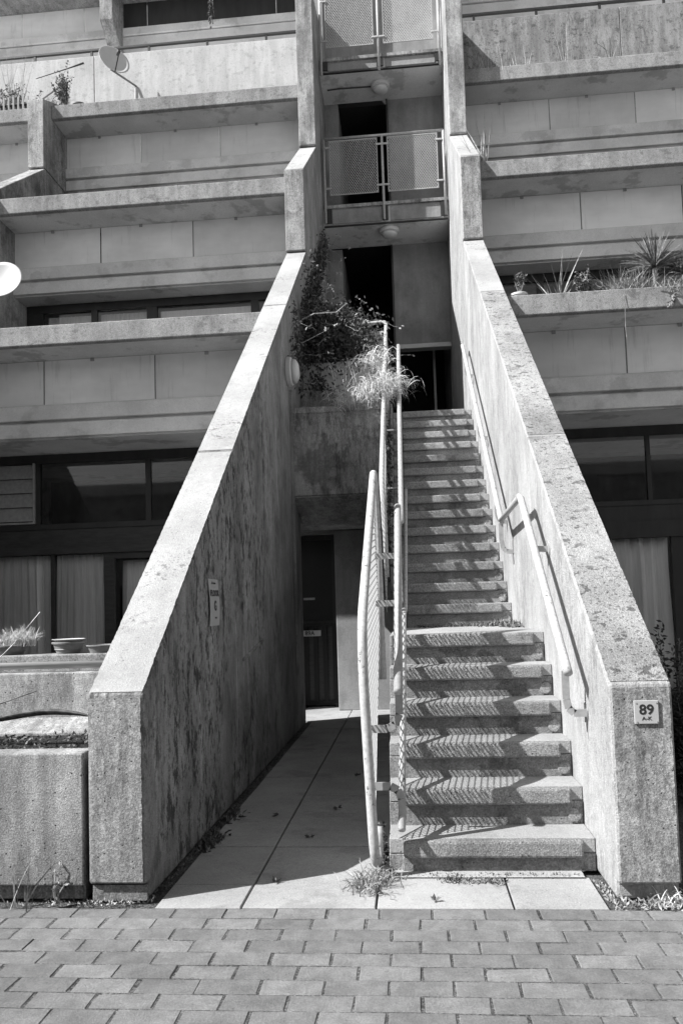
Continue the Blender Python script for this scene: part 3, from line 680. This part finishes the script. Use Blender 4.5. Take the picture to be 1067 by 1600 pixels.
obj('base_ring', MB().lathe([(.155, .002), (.155, .05), (.14, .06)], (0, 4.72, 3.84), 28, 'x'), 'white', t, bevel=.004)
obj('diffuser', MB().lathe([(.135, .061), (.125, .10), (.08, .125), (.03, .13)], (0, 4.72, 3.84), 28, 'x'), 'white', t, smooth=True)
tag(obj('cable_cover', MB().box(.002, .03, 4.80, 4.84, .6, 3.66), 'wall_dark'), 'long vertical cable cover down the left wall below the bulkhead lamp', 'conduit')

# passage door and pier
t = thing('passage_door', 'dark door at the end of the passage under the stairs', 'door', (0, 6.8, 0))
obj('door_leaf', MB().box(-.62, .21, 6.84, 6.88, .02, 2.19), 'door', t)
obj('door_frame', MB().box(-.68, -.62, 6.80, 6.9, 0, 2.25).box(.21, .275, 6.80, 6.9, 0, 2.25).box(-.62, .21, 6.80, 6.9, 2.19, 2.25), 'black', t)
obj('sunlit_panel', MB().box(-.6, .19, 6.829, 6.839, .06, 1.06), 'timber', t)  # lighter colour on the lower leaf paints in the sunlit part of the door
for i in range(7): obj('gate_bar', MB().box(-.56 + i * .125, -.505 + i * .125, 6.79, 6.815, .05, 1.08), 'dark', t)
obj('gate_rail', MB().box(-.6, .2, 6.785, 6.789, 1.05, 1.09).box(-.6, .2, 6.785, 6.789, .04, .08), 'dark', t)
obj('cross_rail', MB().box(-.62, .21, 6.815, 6.84, 1.07, 1.12), 'black', t)
hp = obj('number_plate', MB().box(-.22, .045, 6.76, 6.78, .925, 1.0), 'plate', t)
obj('number', text_mb('89A', .075, .001, lambda a, b, c: (-.10 + a, 6.758 - c, .962 + b), .002), 'ink', hp)
obj('letter_plate', MB().box(-.18, -.03, 6.83, 6.84, 1.40, 1.43), 'metal', t)
obj('passage_pier', MB().box(.285, 1.089, 6.43, 6.8, 0, 2.27), 'render', B, bevel=.01)
obj('passage_end_wall', MB().box(-1.6, -.69, 6.8, 6.95, 0, 3.4).box(.276, 1.09, 6.801, 6.95, 0, 2.3), 'render', B)
obj('passage_lintel', MB().box(-1.6, 1.088, 6.70, 7.2, 2.255, 2.4), 'render', B)
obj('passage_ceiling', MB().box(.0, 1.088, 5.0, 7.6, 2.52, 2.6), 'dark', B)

# the lower terrace across the street (it shows in the window reflections)
ob = thing('opposite_terrace', 'low concrete terrace of houses across the street, reflected in the dark windows', 'building', (0, -17, 0))
obj('wall', MB().box(-30, 30, -19, -17, 0, 6.4), 'front', ob)
for z in (.9, 3.6):
    for i in range(14): obj('window', MB().box(-28 + i * 4, -25.2 + i * 4, -16.99, -16.96, z, z + 1.5), 'dark', ob)
obj('parapet', MB().box(-30, 30, -17.4, -16.8, 6.4, 6.9), 'band', ob)

# ------------------------------------------------------------------ signs
t = thing('number_plaque', 'square white plaque reading 89 A-K on the front of the right wall', 'sign', (2.238, -.004, .76))
pl = obj('plate', MB().box(2.188, 2.291, -.014, -.0045, .763, .864), 'plate', t, bevel=.002)
obj('number', text_mb('89', .060, .0006, lambda a, b, c: (2.2395 + a, -.0146 - c, .823 + b), .0014, 1.05), 'ink', t)
obj('letters', text_mb('A-K', .022, .0006, lambda a, b, c: (2.2395 + a, -.0146 - c, .786 + b), .0003, 1.15), 'ink', t)
for a in (2.197, 2.282):
    for b in (.773, .854): obj('screw', MB().tube([(a, -.0145, b), (a, -.0165, b)], .0032, 8), 'metal', t)
t = thing('floor_sign', 'tall narrow white sign reading FLOOR G on the dark inner wall', 'sign', (.004, 1.32, 1.2))
mb = MB(); n = 10
for i in range(n + 1):
    f = i / n; z = 1.213 + .292 * f; d = .006 + .006 * math.sin(f * math.pi * 1.3)
    mb.v += [(d, 1.20, z), (d, 1.435, z)]
mb.f = [(2 * i, 2 * i + 1, 2 * i + 3, 2 * i + 2) for i in range(n)]
p_ = obj('plate', mb, 'plate', t); s_ = p_.modifiers.new('s', 'SOLIDIFY'); s_.thickness = .003; s_.offset = 1
def tw(zc, yc=1.318): return lambda a, b, c: (.0125 + .0045 * math.sin(min(1, max(0, (zc + b - 1.213) / .292)) * math.pi * 1.3) + c, yc + a, zc + b)
obj('letters', text_mb('FLOOR', .055, .0006, tw(1.415), .0012, 1.2), 'ink', t)
obj('letters', text_mb('G', .085, .0006, tw(1.335), .0025, 1.0), 'ink', t)
obj('letters', text_mb('Camden', .018, .0004, tw(1.48, 1.325), .0006), 'ink', t)
obj('logo', text_mb('O', .022, .0004, tw(1.48, 1.272), .0015), 'ink', t)
obj('letters', text_mb('· · · · · · ·', .02, .0004, tw(1.455), .0), 'ink', t)
obj('letters', text_mb('89 A-K', .018, .0004, tw(1.262, 1.335), .0), 'ink', t)

# ------------------------------------------------------------------ low walls, planter and terrace at the left
lf = thing('front_planter', 'low concrete planter wall at the lower left with bare soil behind it', 'planter', (-1, 0, 0))
obj('front_wall', MB().box(-4.0, -.292, .0, .14, .072, .672), 'lowfront', lf, bevel=.007)
obj('plinth', MB().box(-4.0, -.30, .045, .14, 0, .072), 'lowfront', lf)
obj('soil', MB().box(-4.0, -.275, .14, .98, 0, .62), 'soil', lf)
tl = thing('terrace_wall', 'low concrete terrace wall with a pipe along its ledge', 'wall', (-1, 1, 0))
obj('wall', MB().box(-4.4, -.275, 1.05, 1.16, .0, .965), 'lowfront', tl, bevel=.01)
obj('wall', MB().box(-4.4, -.275, 1.161, 1.34, .0, 1.068), 'planter', tl, bevel=.01)
obj('kerb', MB().prism_yz([(.86, .55), (.86, .635), (1.049, .70), (1.049, .55)], -4.4, -.40), 'lowfront', tl, bevel=.006)
obj('pipe', MB().tube([(-4.4, 1.10, 1.006), (-.275, 1.10, 1.006)], .0215, 14), 'pipe', tl, smooth=True)
obj('plinth_front', MB().box(XL0 + .012, XL1 - .002, .02, .044, .0, .07), 'lowfront', LW)

# ------------------------------------------------------------------ pots
def pot(name, x, y, z, r, h, mat, label, rim=True, ribs=True):
    t = thing(name, label, 'pot', (x, y, z))
    pr = [(r * .72, 0), (r * .8, h * .3), (r * .86, h * .33), (r * .86, h * .36), (r * .84, h * .4), (r * .92, h * .72), (r * .94, h * .75)] if ribs else [(r * .78, 0), (r * .95, h * .8)]
    obj('pot_body', MB().lathe(pr + [(r * .95, h * .8)], (x, y, z), 28), mat, t, smooth=False)
    obj('rim', MB().lathe([(r * .96, h * .8), (r * 1.03, h * .84), (r * 1.04, h * .97), (r, h), (r * .93, h), (r * .9, h * .85)], (x, y, z), 28), mat, t)
    return t
pot('flower_pot', -.915, 1.26, 1.069, .098, .072, 'pot', 'stacked ribbed flower pots on the terrace wall left of the shallow bowl')
pot('flower_pot', -.915, 1.26, 1.142, .098, .016, 'pot_pale', 'upturned saucer on top of the ribbed flower pots')
pot('shallow_bowl', -.695, 1.26, 1.069, .095, .048, 'pot', 'shallow grey bowl on the terrace wall beside the sloping wall', ribs=False)
pot('flower_pot', -1.30, 1.26, 1.069, .11, .06, 'pot', 'dark wide pot of dry grass at the left edge')
pot('flower_pot', 2.55, 5.2, 4.56, .1, .15, 'pot_pale', 'pale pot at the left end of the planted balcony on the right')
pot('flower_pot', -4.10, 9.05, 9.86, .13, .12, 'pot', 'dark pot rim on the high balcony under the satellite dish')

# ------------------------------------------------------------------ satellite dishes
def dish(c, nrm, up, r, foot, label):
    t = thing('satellite_dish', label, 'satellite dish', foot); c = Vector(c); n = Vector(nrm).normalized(); u = Vector(up); u = (u - n * u.dot(n)).normalized(); w = u.cross(n)
    mb = MB(); R_, Q = 7, 36
    mb.v.append(tuple(c))
    for i in range(1, R_ + 1):
        f = i / R_
        for j in range(Q):
            a = 2 * math.pi * j / Q; mb.v.append(tuple(c + (w * math.cos(a) * .92 + u * math.sin(a)) * r * f + n * (f * f) * r * .22))
    for j in range(Q): mb.f.append((0, 1 + j, 1 + (j + 1) % Q))
    for i in range(R_ - 1):
        for j in range(Q): a = 1 + i * Q; mb.f.append((a + j, a + Q + j, a + Q + (j + 1) % Q, a + (j + 1) % Q))
    o = obj('reflector', mb, 'white', t, smooth=True); s_ = o.modifiers.new('s', 'SOLIDIFY'); s_.thickness = .006; s_.offset = 0
    lnb = c + n * r * 1.15 - u * r * .35
    obj('feed_arm', MB().tube([c - u * r + n * r * .2, lnb], .012, 8), 'black', t); obj('receiver', MB().tube([lnb - n * .02, lnb - n * .11], [.03, .022], 12), 'black', t, smooth=True)
    b = c - n * .05
    obj('mount', MB().tube([tuple(b), tuple(b - n * .1), foot], .018, 8), 'metal', t); return t
dish((-3.72, 9.62, 11.13), (.6, -.74, .3), (0, .1, 1), .30, (-3.42, 9.99, 10.9), 'grey satellite dish mounted high on the pale parapet')
dish((-3.87, 6.0, 5.61), (.1, -.9, .35), (0, .1, 1), .29, (-4.44, 6.3, 5.35), 'white satellite dish at the left edge, cut by the picture')
tag(obj('dish_cable', MB().tube([(-3.45, 9.985, 10.9), (-3.46, 9.985, 10.3), (-3.46, 9.985, 9.9)], .008, 6), 'pipe'), 'thin cable running down the parapet below the dish', 'cable')

# ------------------------------------------------------------------ plants
def blade(mb, p, d, L, w, droop, seg=6, rr=random):
    p = Vector(p); d = Vector(d).normalized(); side = d.cross(Vector((0, 0, 1)))
    if side.length < .05: side = Vector((1, 0, 0))
    side.normalize(); a = rr.uniform(0, 3.14); side = (side * math.cos(a) + d.cross(side) * math.sin(a)).normalized()
    o = len(mb.v); cur = p.copy(); v = d.copy(); st_ = L / seg
    for i in range(seg + 1):
        f = i / seg; ww = w * (1 - f ** 2.2) * .5 + .0004
        mb.v += [tuple(cur - side * ww), tuple(cur + side * ww)]
        if i < seg: mb.f.append((o + 2 * i, o + 2 * i + 1, o + 2 * i + 3, o + 2 * i + 2))
        v = (v + Vector((0, 0, -droop * f * 1.2 / seg))).normalized(); cur = cur + v * st_
    return cur
def leafq(mb, p, d, L, w, rr):
    p = Vector(p); d = Vector(d).normalized(); s = d.orthogonal().normalized(); a = rr.uniform(0, 6.28); s = (s * math.cos(a) + d.cross(s) * math.sin(a)); n = d.cross(s)
    o = len(mb.v)
    mb.v += [tuple(p), tuple(p + d * L * .45 + s * w * .5 + n * w * .12), tuple(p + d * L), tuple(p + d * L * .45 - s * w * .5 + n * w * .12)]
    mb.f += [(o, o + 1, o + 2), (o, o + 2, o + 3)]
def rv(rr, z=(-1, 1)): return Vector((rr.uniform(-1, 1), rr.uniform(-1, 1), rr.uniform(*z)))
def grass(name, spots, n, L, w, droop, mat, label, cat='plant', spread=.03, tilt=.6, seed=0, kind=None, group=None, lean=(0, 0, 0)):
    rr = random.Random(seed); mb = MB()
    for s in spots:
        for i in range(n):
            d = Vector((rr.uniform(-tilt, tilt) + lean[0], rr.uniform(-tilt, tilt) + lean[1], 1 + lean[2]))
            blade(mb, (s[0] + rr.gauss(0, spread), s[1] + rr.gauss(0, spread), s[2]), d, L * rr.uniform(.5, 1.1), w * rr.uniform(.6, 1.2), droop * rr.uniform(.3, 1.3), 6, rr)
    o = obj(name, mb, mat, org=spots[0]); return tag(o, label, cat, group, kind)
def bush(name, base, c, rad, nst, nleaf, L, w, mats, label, seed=0, hang=False, cat='plant', tiles=None):
    rr = random.Random(seed); t = thing(name, label, cat, base); sm = MB(); lm = MB(); base = Vector(base); c = Vector(c)
    for i in range(nst):
        e = c + Vector([rr.gauss(0, .55) * rad[q] for q in range(3)]); m = (base + e) / 2 + rv(rr) * .15 * max(rad)
        pts = [base.lerp(m, .5), m, m.lerp(e, .5) + rv(rr) * .08 * max(rad), e]; pts = [base + rv(rr, (0, 0)) * .03] + pts
        sm.tube(pts, [.006, .005, .004, .003, .0015], 4, caps=False)
        for j in range(nleaf // nst):
            f = rr.uniform(.25, 1) ** .7; q = f * (len(pts) - 1); k_ = min(int(q), len(pts) - 2); p = Vector(pts[k_]).lerp(Vector(pts[k_ + 1]), q - k_) + rv(rr) * .12 * min(rad)
            d = rv(rr, (-.4, 1)) if not hang else rv(rr, (-1.6, .1)); leafq(lm, p, d, L * rr.uniform(.6, 1.2), w * rr.uniform(.7, 1.2), rr)
    obj('stems', sm, mats[1], t); tag(obj('foliage', lm, mats[0], t), kind='stuff'); return t

# ivy and creeper on the left wall above the planter boxes
def creeper():
    rr = random.Random(21); t = thing('creeper', 'dark leafy creeper climbing the left wall above the mossy planter box', 'plant', (.3, 5.6, 3.6))
    lm = MB(); sm = MB(); pale = MB()
    cl = []
    for i in range(60):     # up the wall edge
        f = rr.random(); f = f ** 1.3; cl.append(((.04 + .03 * rr.random(), 6.4 + 2.3 * f, 4.95 + 2.2 * f), (.035, .24 * (1 - f) ** 1.5 + .05, .26 * (1 - f * .7)), int(70 - 40 * f)))
    for i in range(150):     # big mass over boxes 2 and 3
        x = .05 + abs(rr.gauss(0, .42)); y = rr.uniform(5.95, 6.9); z = max(4.30, 4.70 + .4 * (y - 6.2) + rr.gauss(0, .19) - .12 * x); cl.append(((min(x, .92), y, z), (.12, .1, .08), 75))
    for i in range(2): cl.append(((rr.uniform(.05, .8), rr.uniform(5.2, 5.9), rr.uniform(3.85, 4.35)), (.1, .08, .12), 55))
    for i in range(10): cl.append(((.06, rr.uniform(4.95, 5.4), rr.uniform(3.9, 4.6)), (.03, .1, .15), 26))
    for i in range(9): cl.append(((.26 + rr.gauss(0, .06), 5.93, rr.uniform(3.5, 4.3)), (.045, .03, .1), 42))
    for c, s, n in cl:
        for j in range(n):
            p = Vector((c[0] + rr.gauss(0, s[0]), c[1] + rr.gauss(0, s[1]), c[2] + rr.gauss(0, s[2])))
            if p[0] < .02: p[0] = .02 + rr.random() * .05
            leafq(lm, p, rv(rr, (-1.6, .3)), rr.uniform(.035, .075), rr.uniform(.018, .036), rr)
    for i in range(190):
        c, s, n = cl[rr.randrange(len(cl))]; p = Vector(c); p[0] = max(p[0], .03); pts = [p.copy()]; d = rv(rr, (-.2, .9))
        for q in range(5):
            d = (d + rv(rr) * .5 + Vector((.1, -.1, -.12))).normalized(); p = p + d * .09; p[0] = max(p[0], .02); pts.append(p.copy())
        sm.tube(pts, [.0045, .004, .0035, .003, .002, .001], 4, caps=False)
        for q in range(3): leafq(pale, pts[-1] + rv(rr) * .02, rv(rr, (-1, .6)), .05, .024, rr)
    tag(obj('foliage', lm, 'leaf_dark', t), kind='stuff'); tag(obj('stems', sm, 'stem', t), kind='stuff'); tag(obj('young_leaves', pale, 'leaf_pale', t), kind='stuff')
    p = obj('bare_branch', MB().tube([(.1, 5.3, 4.62), (.25, 5.25, 4.66), (.5, 5.3, 4.68), (.62, 5.35, 4.80)], [.008, .007, .006, .003], 5), 'stem', t)
creeper()
def ivy_strip():
    rr = random.Random(5); mb = MB(); t = thing('ivy', 'narrow strand of small ivy hanging down between the two stair rails', 'plant', (1.05, 4.2, 2.2))
    for i in range(650):
        f = rr.random(); y = 3.6 + 1.9 * f; z = 1.75 + 1.45 * f + rr.gauss(0, .16)
        leafq(mb, (1.045 + rr.gauss(0, .02), y - .1, z), rv(rr, (-1.5, .3)), .045, .03, rr)
    tag(obj('foliage', mb, 'leaf_dark', t), kind='stuff')
ivy_strip()
# straw-coloured drooping grass over the rails
def straw():
    rr = random.Random(8); mb = MB(); t = thing('dry_grass', 'large tuft of straw coloured grass drooping over the rails beside the upper steps', 'plant', (1.0, 5.2, 3.6))
    for c, n, L, tl in (((.96, 4.98, 3.62), 330, .36, .9), ((.82, 4.93, 3.55), 330, .28, .9), ((.62, 4.90, 3.52), 260, .24, .8), ((1.08, 5.1, 3.72), 300, .36, .9), ((.5, 5.95, 4.2), 60, .22, .9), ((.95, 5.1, 4.02), 160, .3, .7)):
        for i in range(n):
            d = Vector((rr.uniform(-tl, tl), rr.uniform(-tl, tl * .4), rr.uniform(.2, 1)))
            blade(mb, (c[0] + rr.gauss(0, .07), c[1] + rr.gauss(0, .06), c[2] + rr.gauss(0, .05)), d, L * rr.uniform(.5, 1.1), .0052, rr.uniform(4.5, 9), 8, rr)
    tag(obj('blades', mb, 'straw', t), kind='stuff')
    sm = MB()
    for i in range(16):
        p = Vector((rr.uniform(.5, 1.0), 4.93, 3.5)); d = Vector((rr.uniform(-.4, .4), -.2, 1)); blade(sm, p, d, rr.uniform(.3, .6), .006, rr.uniform(1, 5), 9, rr)
    obj('stems', sm, 'straw', t)
    m2 = MB()
    for i in range(420):
        blade(m2, (rr.uniform(.08, .6), 5.02 + rr.uniform(0, .3), 3.38 + rr.uniform(0, .1)), (rr.uniform(-.5, .5), rr.uniform(-.4, .4), 1), rr.uniform(.1, .24), .003, rr.uniform(.3, 1.6), 5, rr)
    tag(obj('wispy_grass', m2, 'stem', t), kind='stuff')
straw()
# right planter, first floor
yR, zR = 5.3, 4.55
bush('flowering_plant', (2.56, 5.2, 4.7), (2.54, 5.2, 4.93), (.09, .06, .07), 9, 110, .05, .022, ('leaf_bush', 'stem'), 'small leafy plant in the pale pot beside the sloping wall', 31)
grass('spiky_plant', [(2.95, 5.2, zR)], 24, .62, .015, .35, 'leaf_pale', 'pale yucca-like plant with long straight blades on the right planter', seed=32, tilt=.85, spread=.03)
bush('flowering_plant', (3.3, 5.2, zR), (3.28, 5.2, 4.84), (.17, .08, .14), 30, 1100, .035, .02, ('leaf_bush', 'stem'), 'bushy flowering plant with small heads between two grassy tufts', 33)
grass('grass_clump', [(3.62, 5.25, zR), (3.75, 5.2, zR), (3.9, 5.25, zR)], 170, .42, .008, 1.5, 'leaf_pale', 'thick clump of arching grass left of the spiky palm', seed=34, tilt=.8, spread=.05)
def rosette(c, L, n, label, seed, mat='leaf_bush', w=.022):
    rr = random.Random(seed); t = thing('spiky_palm', label, 'plant', c); mb = MB()
    for i in range(n):
        a = i * 2.4; e = math.radians(85 - 95 * (i / n)); d = Vector((math.cos(a) * math.cos(e), math.sin(a) * math.cos(e), math.sin(e)))
        blade(mb, Vector(c) + Vector((0, 0, .02)), d, L * rr.uniform(.8, 1.1), w, .35 + .5 * (i / n), 6, rr)
    obj('leaves', mb, mat, t); obj('trunk', MB().tube([(c[0], c[1], zR), c], [.03, .025], 8), 'stem', t)
rosette((4.05, 5.25, 4.93), .42, 75, 'large spiky palm with stiff radiating leaves standing up from the right planter', 35)
rosette((4.38, 5.3, 4.86), .26, 45, 'smaller dark spiky palm just right of the large one', 36, 'leaf')
grass('grass_clump', [(4.15, 5.1, zR), (4.4, 5.12, zR), (4.75, 5.2, zR)], 170, .28, .007, 2.2, 'leaf_pale', 'low grass spilling over the planter edge below the spiky palms', seed=37, tilt=.9, spread=.07)
bush('trailing_plant', (4.15, 5.0, 4.55), (4.12, 4.96, 4.42), (.06, .02, .07), 5, 60, .03, .016, ('leaf_pale', 'stem'), 'small dark trailing weed hanging below the planter edge', 38, True)
tag(obj('trailing_vine', MB().tube([(3.62, 4.985, 4.58), (3.63, 4.975, 4.4), (3.625, 4.98, 4.22), (3.63, 4.98, 4.08)], .003, 4), 'stem'), 'single thin stem hanging from the right planter', 'trailing plant')
# other planters
grass('dry_twigs', [(2.42, 6.95, 7.15)], 14, .8, .022, .6, 'stem', 'bundle of dry broken stalks at the left end of the second balcony on the right', seed=41, tilt=.32, spread=.05, lean=(-.12, -.05, 0))
grass('grass_tuft', [(-1.85, 7.0, 7.12)], 60, .32, .004, 4.5, 'straw', 'dry curling grass tuft in the middle of the second left balcony', seed=42, tilt=.7, spread=.04)
grass('grass_tuft', [(-1.05, 7.0, 7.12), (-.95, 7.0, 7.12)], 30, .2, .005, 2, 'straw', 'small pale weed near the right end of the second left balcony', seed=43, tilt=.6)
grass('grass_tuft', [(-2.9, 7.0, 7.12), (-2.75, 7.0, 7.12)], 30, .17, .005, 2, 'straw', 'low weed tuft at the left part of the second left balcony', seed=44, tilt=.6)
rr = random.Random(45)
tag(grass('moss_fringe', [(-4.3 + .11 * i, 6.9 + rr.uniform(-.03, .03), 7.17) for i in range(37)], 9, .055, .004, 1, 'stem', 'fringe of tiny weeds along the edge of the second left balcony', seed=45, tilt=.8), kind='stuff')
grass('grass_tuft', [(2.75, 8.8, 9.68), (3.0, 8.8, 9.68), (3.3, 8.8, 9.68)], 9, .5, .005, .6, 'straw', 'sparse dry stalks on the third balcony of the right side', seed=46, tilt=.25, spread=.07)
grass('grass_tuft', [(4.0, 8.8, 9.68)], 4, .9, .005, .3, 'straw', 'single tall bent stalk leaning on the lichen spotted parapet', seed=47, tilt=.3)
tag(grass('moss_fringe', [(3.2 + .12 * i, 8.78 + rr.uniform(-.03, .03), 9.75) for i in range(20)], 22, .06, .006, 1, 'stem', 'dense mossy fringe along the third balcony of the right side', seed=48, tilt=.9), kind='stuff')
rosette2 = grass('spiky_plant', [(4.75, 8.9, 9.75)], 16, .5, .016, 1.6, 'leaf_pale', 'spiky plant with long curved stems at the upper right edge', seed=49, tilt=.9, spread=.05)
bush('hanging_plant', (-2.35, 11.55, 13.9), (-2.38, 11.55, 13.35), (.12, .05, .22), 14, 260, .05, .03, ('leaf_dark', 'stem'), 'leafy plant hanging from the topmost balcony', 50, True)
bush('shrub', (-5.3, 9.0, 9.75), (-5.25, 9.0, 10.35), (.35, .12, .16), 26, 700, .05, .018, ('leaf_bush', 'stem'), 'bushy shrub above the wooden trellis box at the far left', 51)
grass('tall_grass', [(-5.3, 9.0, 9.9), (-5.15, 9.0, 9.9)], 28, 1.15, .006, .35, 'stem', 'tall feathery grass behind the trellis box', seed=52, tilt=.2, spread=.08)
bush('shrub', (-4.35, 9.05, 9.85), (-4.38, 9.0, 10.45), (.16, .1, .25), 26, 760, .05, .026, ('leaf_bush', 'stem'), 'leafy plant by the pole left of the satellite dish', 53)
bush('shrub', (-4.6, 9.05, 9.85), (-4.62, 9.0, 10.08), (.26, .08, .1), 20, 300, .035, .016, ('leaf_pale', 'stem'), 'low pale weeds under the leaning poles', 54)
t = thing('trellis_box', 'small wooden trellis box on the balcony edge at the far left', 'planter', (-5.2, 8.95, 9.8))
for i in range(9): obj('slat', MB().box(-5.62 + i * .085, -5.59 + i * .085, 8.84, 8.855, 9.80, 10.10), 'wood', t)
for z in (9.86, 9.98): obj('cross_bar', MB().box(-5.64, -4.9, 8.856, 8.87, z, z + .025), 'wood', t)
obj('box', MB().box(-5.64, -4.9, 8.872, 9.15, 9.79, 10.02), 'black', t)
tag(obj('leaning_pole', MB().tube([(-4.95, 9.0, 10.0), (-4.5, 9.0, 10.28), (-4.42, 9.0, 10.33)], .014, 6), 'wood'), 'short pole leaning across the plants below the thin mast', 'pole')
tag(obj('thin_mast', MB().tube([(-5.0, 9.3, 10.72), (-4.4, 9.3, 10.86), (-4.13, 9.3, 10.93)], [.006, .01, .018], 6), 'black'), 'thin dark mast crossing in front of the pale parapet', 'pole')

# foreground left: long strap leaf, dry blade, pot grass
def strap_leaf(pts, w, label, mat='leaf'):
    P = bend(pts, .25, 8); mb = MB()
    n = len(P)
    for i, p in enumerate(P):
        f = i / (n - 1); ww = w * math.sin(math.pi * min(1, .12 + f * .9)) ** .7
        mb.v += [(p[0], p[1] - ww * .5, p[2] + ww * .25), (p[0], p[1], p[2] - ww * .18), (p[0], p[1] + ww * .5, p[2] + ww * .25)]
        if i: a = 3 * i; mb.f += [(a - 3, a - 2, a + 1, a), (a - 2, a - 1, a + 2, a + 1)]
    o = obj('strap_leaf', mb, mat, smooth=True); s_ = o.modifiers.new('s', 'SOLIDIFY'); s_.thickness = .003; return tag(o, label, 'leaf')
strap_leaf([(-1.45, .55, .70), (-1.0, .52, .755), (-.72, .5, .80), (-.5, .46, .79), (-.38, .44, .765)], .065, 'long dark strap leaf arching over the soil of the front planter')
strap_leaf([(-1.5, .3, .70), (-1.1, .5, .80), (-.80, .6, .90)], .02, 'thin dry leaf rising behind the long strap leaf', 'leaf_dark')
strap_leaf([(-1.35, .5, .80), (-1.0, .6, 1.08), (-.78, .6, 1.33)], .009, 'straight dry stalk crossing the terrace wall', 'straw')
grass('pot_grass', [(-1.28, 1.26, 1.12), (-1.2, 1.26, 1.12)], 420, .14, .0022, 3.5, 'straw', 'fine dry grass growing in the dark pot at the left edge', seed=61, tilt=.7, spread=.025)
# soil crumbs and leaf litter in the front planter
rr = random.Random(62); mb = MB()
for i in range(900):
    p = Vector((rr.uniform(-1.7, -.29), rr.uniform(.15, .84), .622 + rr.uniform(0, .012))); leafq(mb, p, rv(rr, (-.1, .8)), rr.uniform(.01, .035), rr.uniform(.01, .02), rr)
tag(obj('leaf_litter', mb, 'leaf_bush'), 'crumbled soil and dead leaves lying in the front planter', 'litter', kind='stuff')
# shrub at the right
bush('dark_shrub', (2.98, 1.9, 0), (3.02, 1.85, .55), (.3, .3, .36), 80, 8000, .05, .02, ('leaf_dark', 'stem'), 'dark bushy shrub behind the right wall at the picture edge', 71)
bush('flowering_plant', (3.0, 1.9, .6), (3.12, 1.9, 1.05), (.12, .12, .12), 16, 260, .045, .018, ('leaf_pale', 'stem'), 'pale flowering sprig rising out of the dark shrub', 72)
# weeds on the ground
grass('weed_tuft', [(1.02, .20, 0), (1.05, .30, 0), (.98, .14, 0)], 90, .11, .005, 3.2, 'stem', 'straggly weed tuft at the foot of the white guard', seed=81, tilt=.9, spread=.045)
bush('weed_tuft', (1.06, .55, 0), (1.05, .55, .12), (.05, .1, .07), 12, 150, .03, .02, ('leaf_dark', 'stem'), 'dark weed growing beside the guard foot against the stair cheek', 82)
rr = random.Random(83)
def weedline(label, pts, n, L, seed, mat='leaf_bush', sp=.02):
    rr = random.Random(seed); mb = MB()
    for i in range(n):
        j = rr.randrange(len(pts) - 1); p = Vector(pts[j]).lerp(Vector(pts[j + 1]), rr.random()) + Vector((rr.gauss(0, sp), rr.gauss(0, sp), 0))
        leafq(mb, p, rv(rr, (0, 1.2)), L * rr.uniform(.4, 1.2), L * .35, rr)
    return tag(obj('weeds', mb, mat), label, 'weeds', kind='stuff')
weedline('line of moss and dead leaves along the foot of the dark inner wall', [(.02, -.03, 0), (.025, 1.0, 0), (.03, 2.6, 0), (.03, 4.8, 0)], 420, .03, 84, 'leaf', .012)
weedline('small green weeds at the passage edge beside the dark wall', [(.06, .75, 0), (.09, 1.05, 0)], 90, .05, 85, 'leaf', .03)
weedline('small weeds at the passage edge further in', [(.06, 1.3, 0), (.09, 1.5, 0)], 60, .05, 86, 'leaf', .03)
weedline('crumbly moss line along the foot of the lowest step', [(1.1, .34, 0), (1.6, .335, 0), (2.0, .34, 0)], 300, .022, 87, 'leaf_bush', .012)
weedline('clump of moss in front of the lowest step', [(1.35, .28, 0), (1.62, .25, 0)], 260, .025, 88, 'leaf_bush', .022)
weedline('gravel and weeds in the gap at the foot of the pale wall', [(2.06, .3, -.01), (2.075, -.06, -.01)], 240, .022, 89, 'stem', .01)
weedline('withered leaves in front of the right wall', [(2.12, -.02, 0), (2.35, -.02, 0), (2.6, .03, 0)], 320, .035, 90, 'stem', .03)
grass('weed_tuft', [(2.28, .0, 0), (2.36, .0, 0)], 34, .1, .005, 2.6, 'straw', 'dry tuft at the foot of the right wall', seed=91, tilt=1.0, spread=.035)
grass('weed_tuft', [(-.56, -.03, 0)], 12, .26, .006, 1.8, 'leaf_pale', 'spindly weed in front of the front planter', seed=92, tilt=.55, spread=.03)
bush('weed_tuft', (-.42, -.02, 0), (-.40, -.02, .12), (.06, .03, .06), 6, 44, .03, .012, ('leaf_pale', 'stem'), 'small leafy weed between the front planter and the left wall', 93)
weedline('dirt and crumbs along the foot of the front planter', [(-1.8, -.02, 0), (-.3, -.02, 0), (-.02, .0, 0)], 380, .02, 94, 'stem', .02)
weedline('dead leaves swept into the corner of the stair landing', [(1.86, 2.95, step_z(6)), (2.04, 3.1, step_z(6)), (2.04, 2.5, step_z(6))], 260, .06, 95, 'leaf_bush', .05)
weedline('litter and wisps along the back of the stair landing', [(1.25, 3.12, step_z(6)), (1.9, 3.1, step_z(6))], 170, .04, 96, 'leaf', .03)
for i, (x, y) in enumerate(((.72, 1.62), (.35, 1.45), (.62, .98), (.78, 2.6), (.55, .25), (1.3, .02))):
    r_ = random.Random(100 + i); mb = MB()
    for j in range(5): leafq(mb, (x, y, .006), rv(r_, (0, .5)), .035, .02, r_)
    tag(obj('dead_leaf', mb, 'leaf'), ['curled dead leaf in the middle of the passage paving', 'flattened leaf on the second passage slab from the left wall', 'small brown leaf on the sunlit edge of the passage', 'tiny leaf deep in the passage shade', 'twig scrap lying in the sun near the brick edge', 'crumb of leaf on the slab before the stairs'][i], 'leaf')
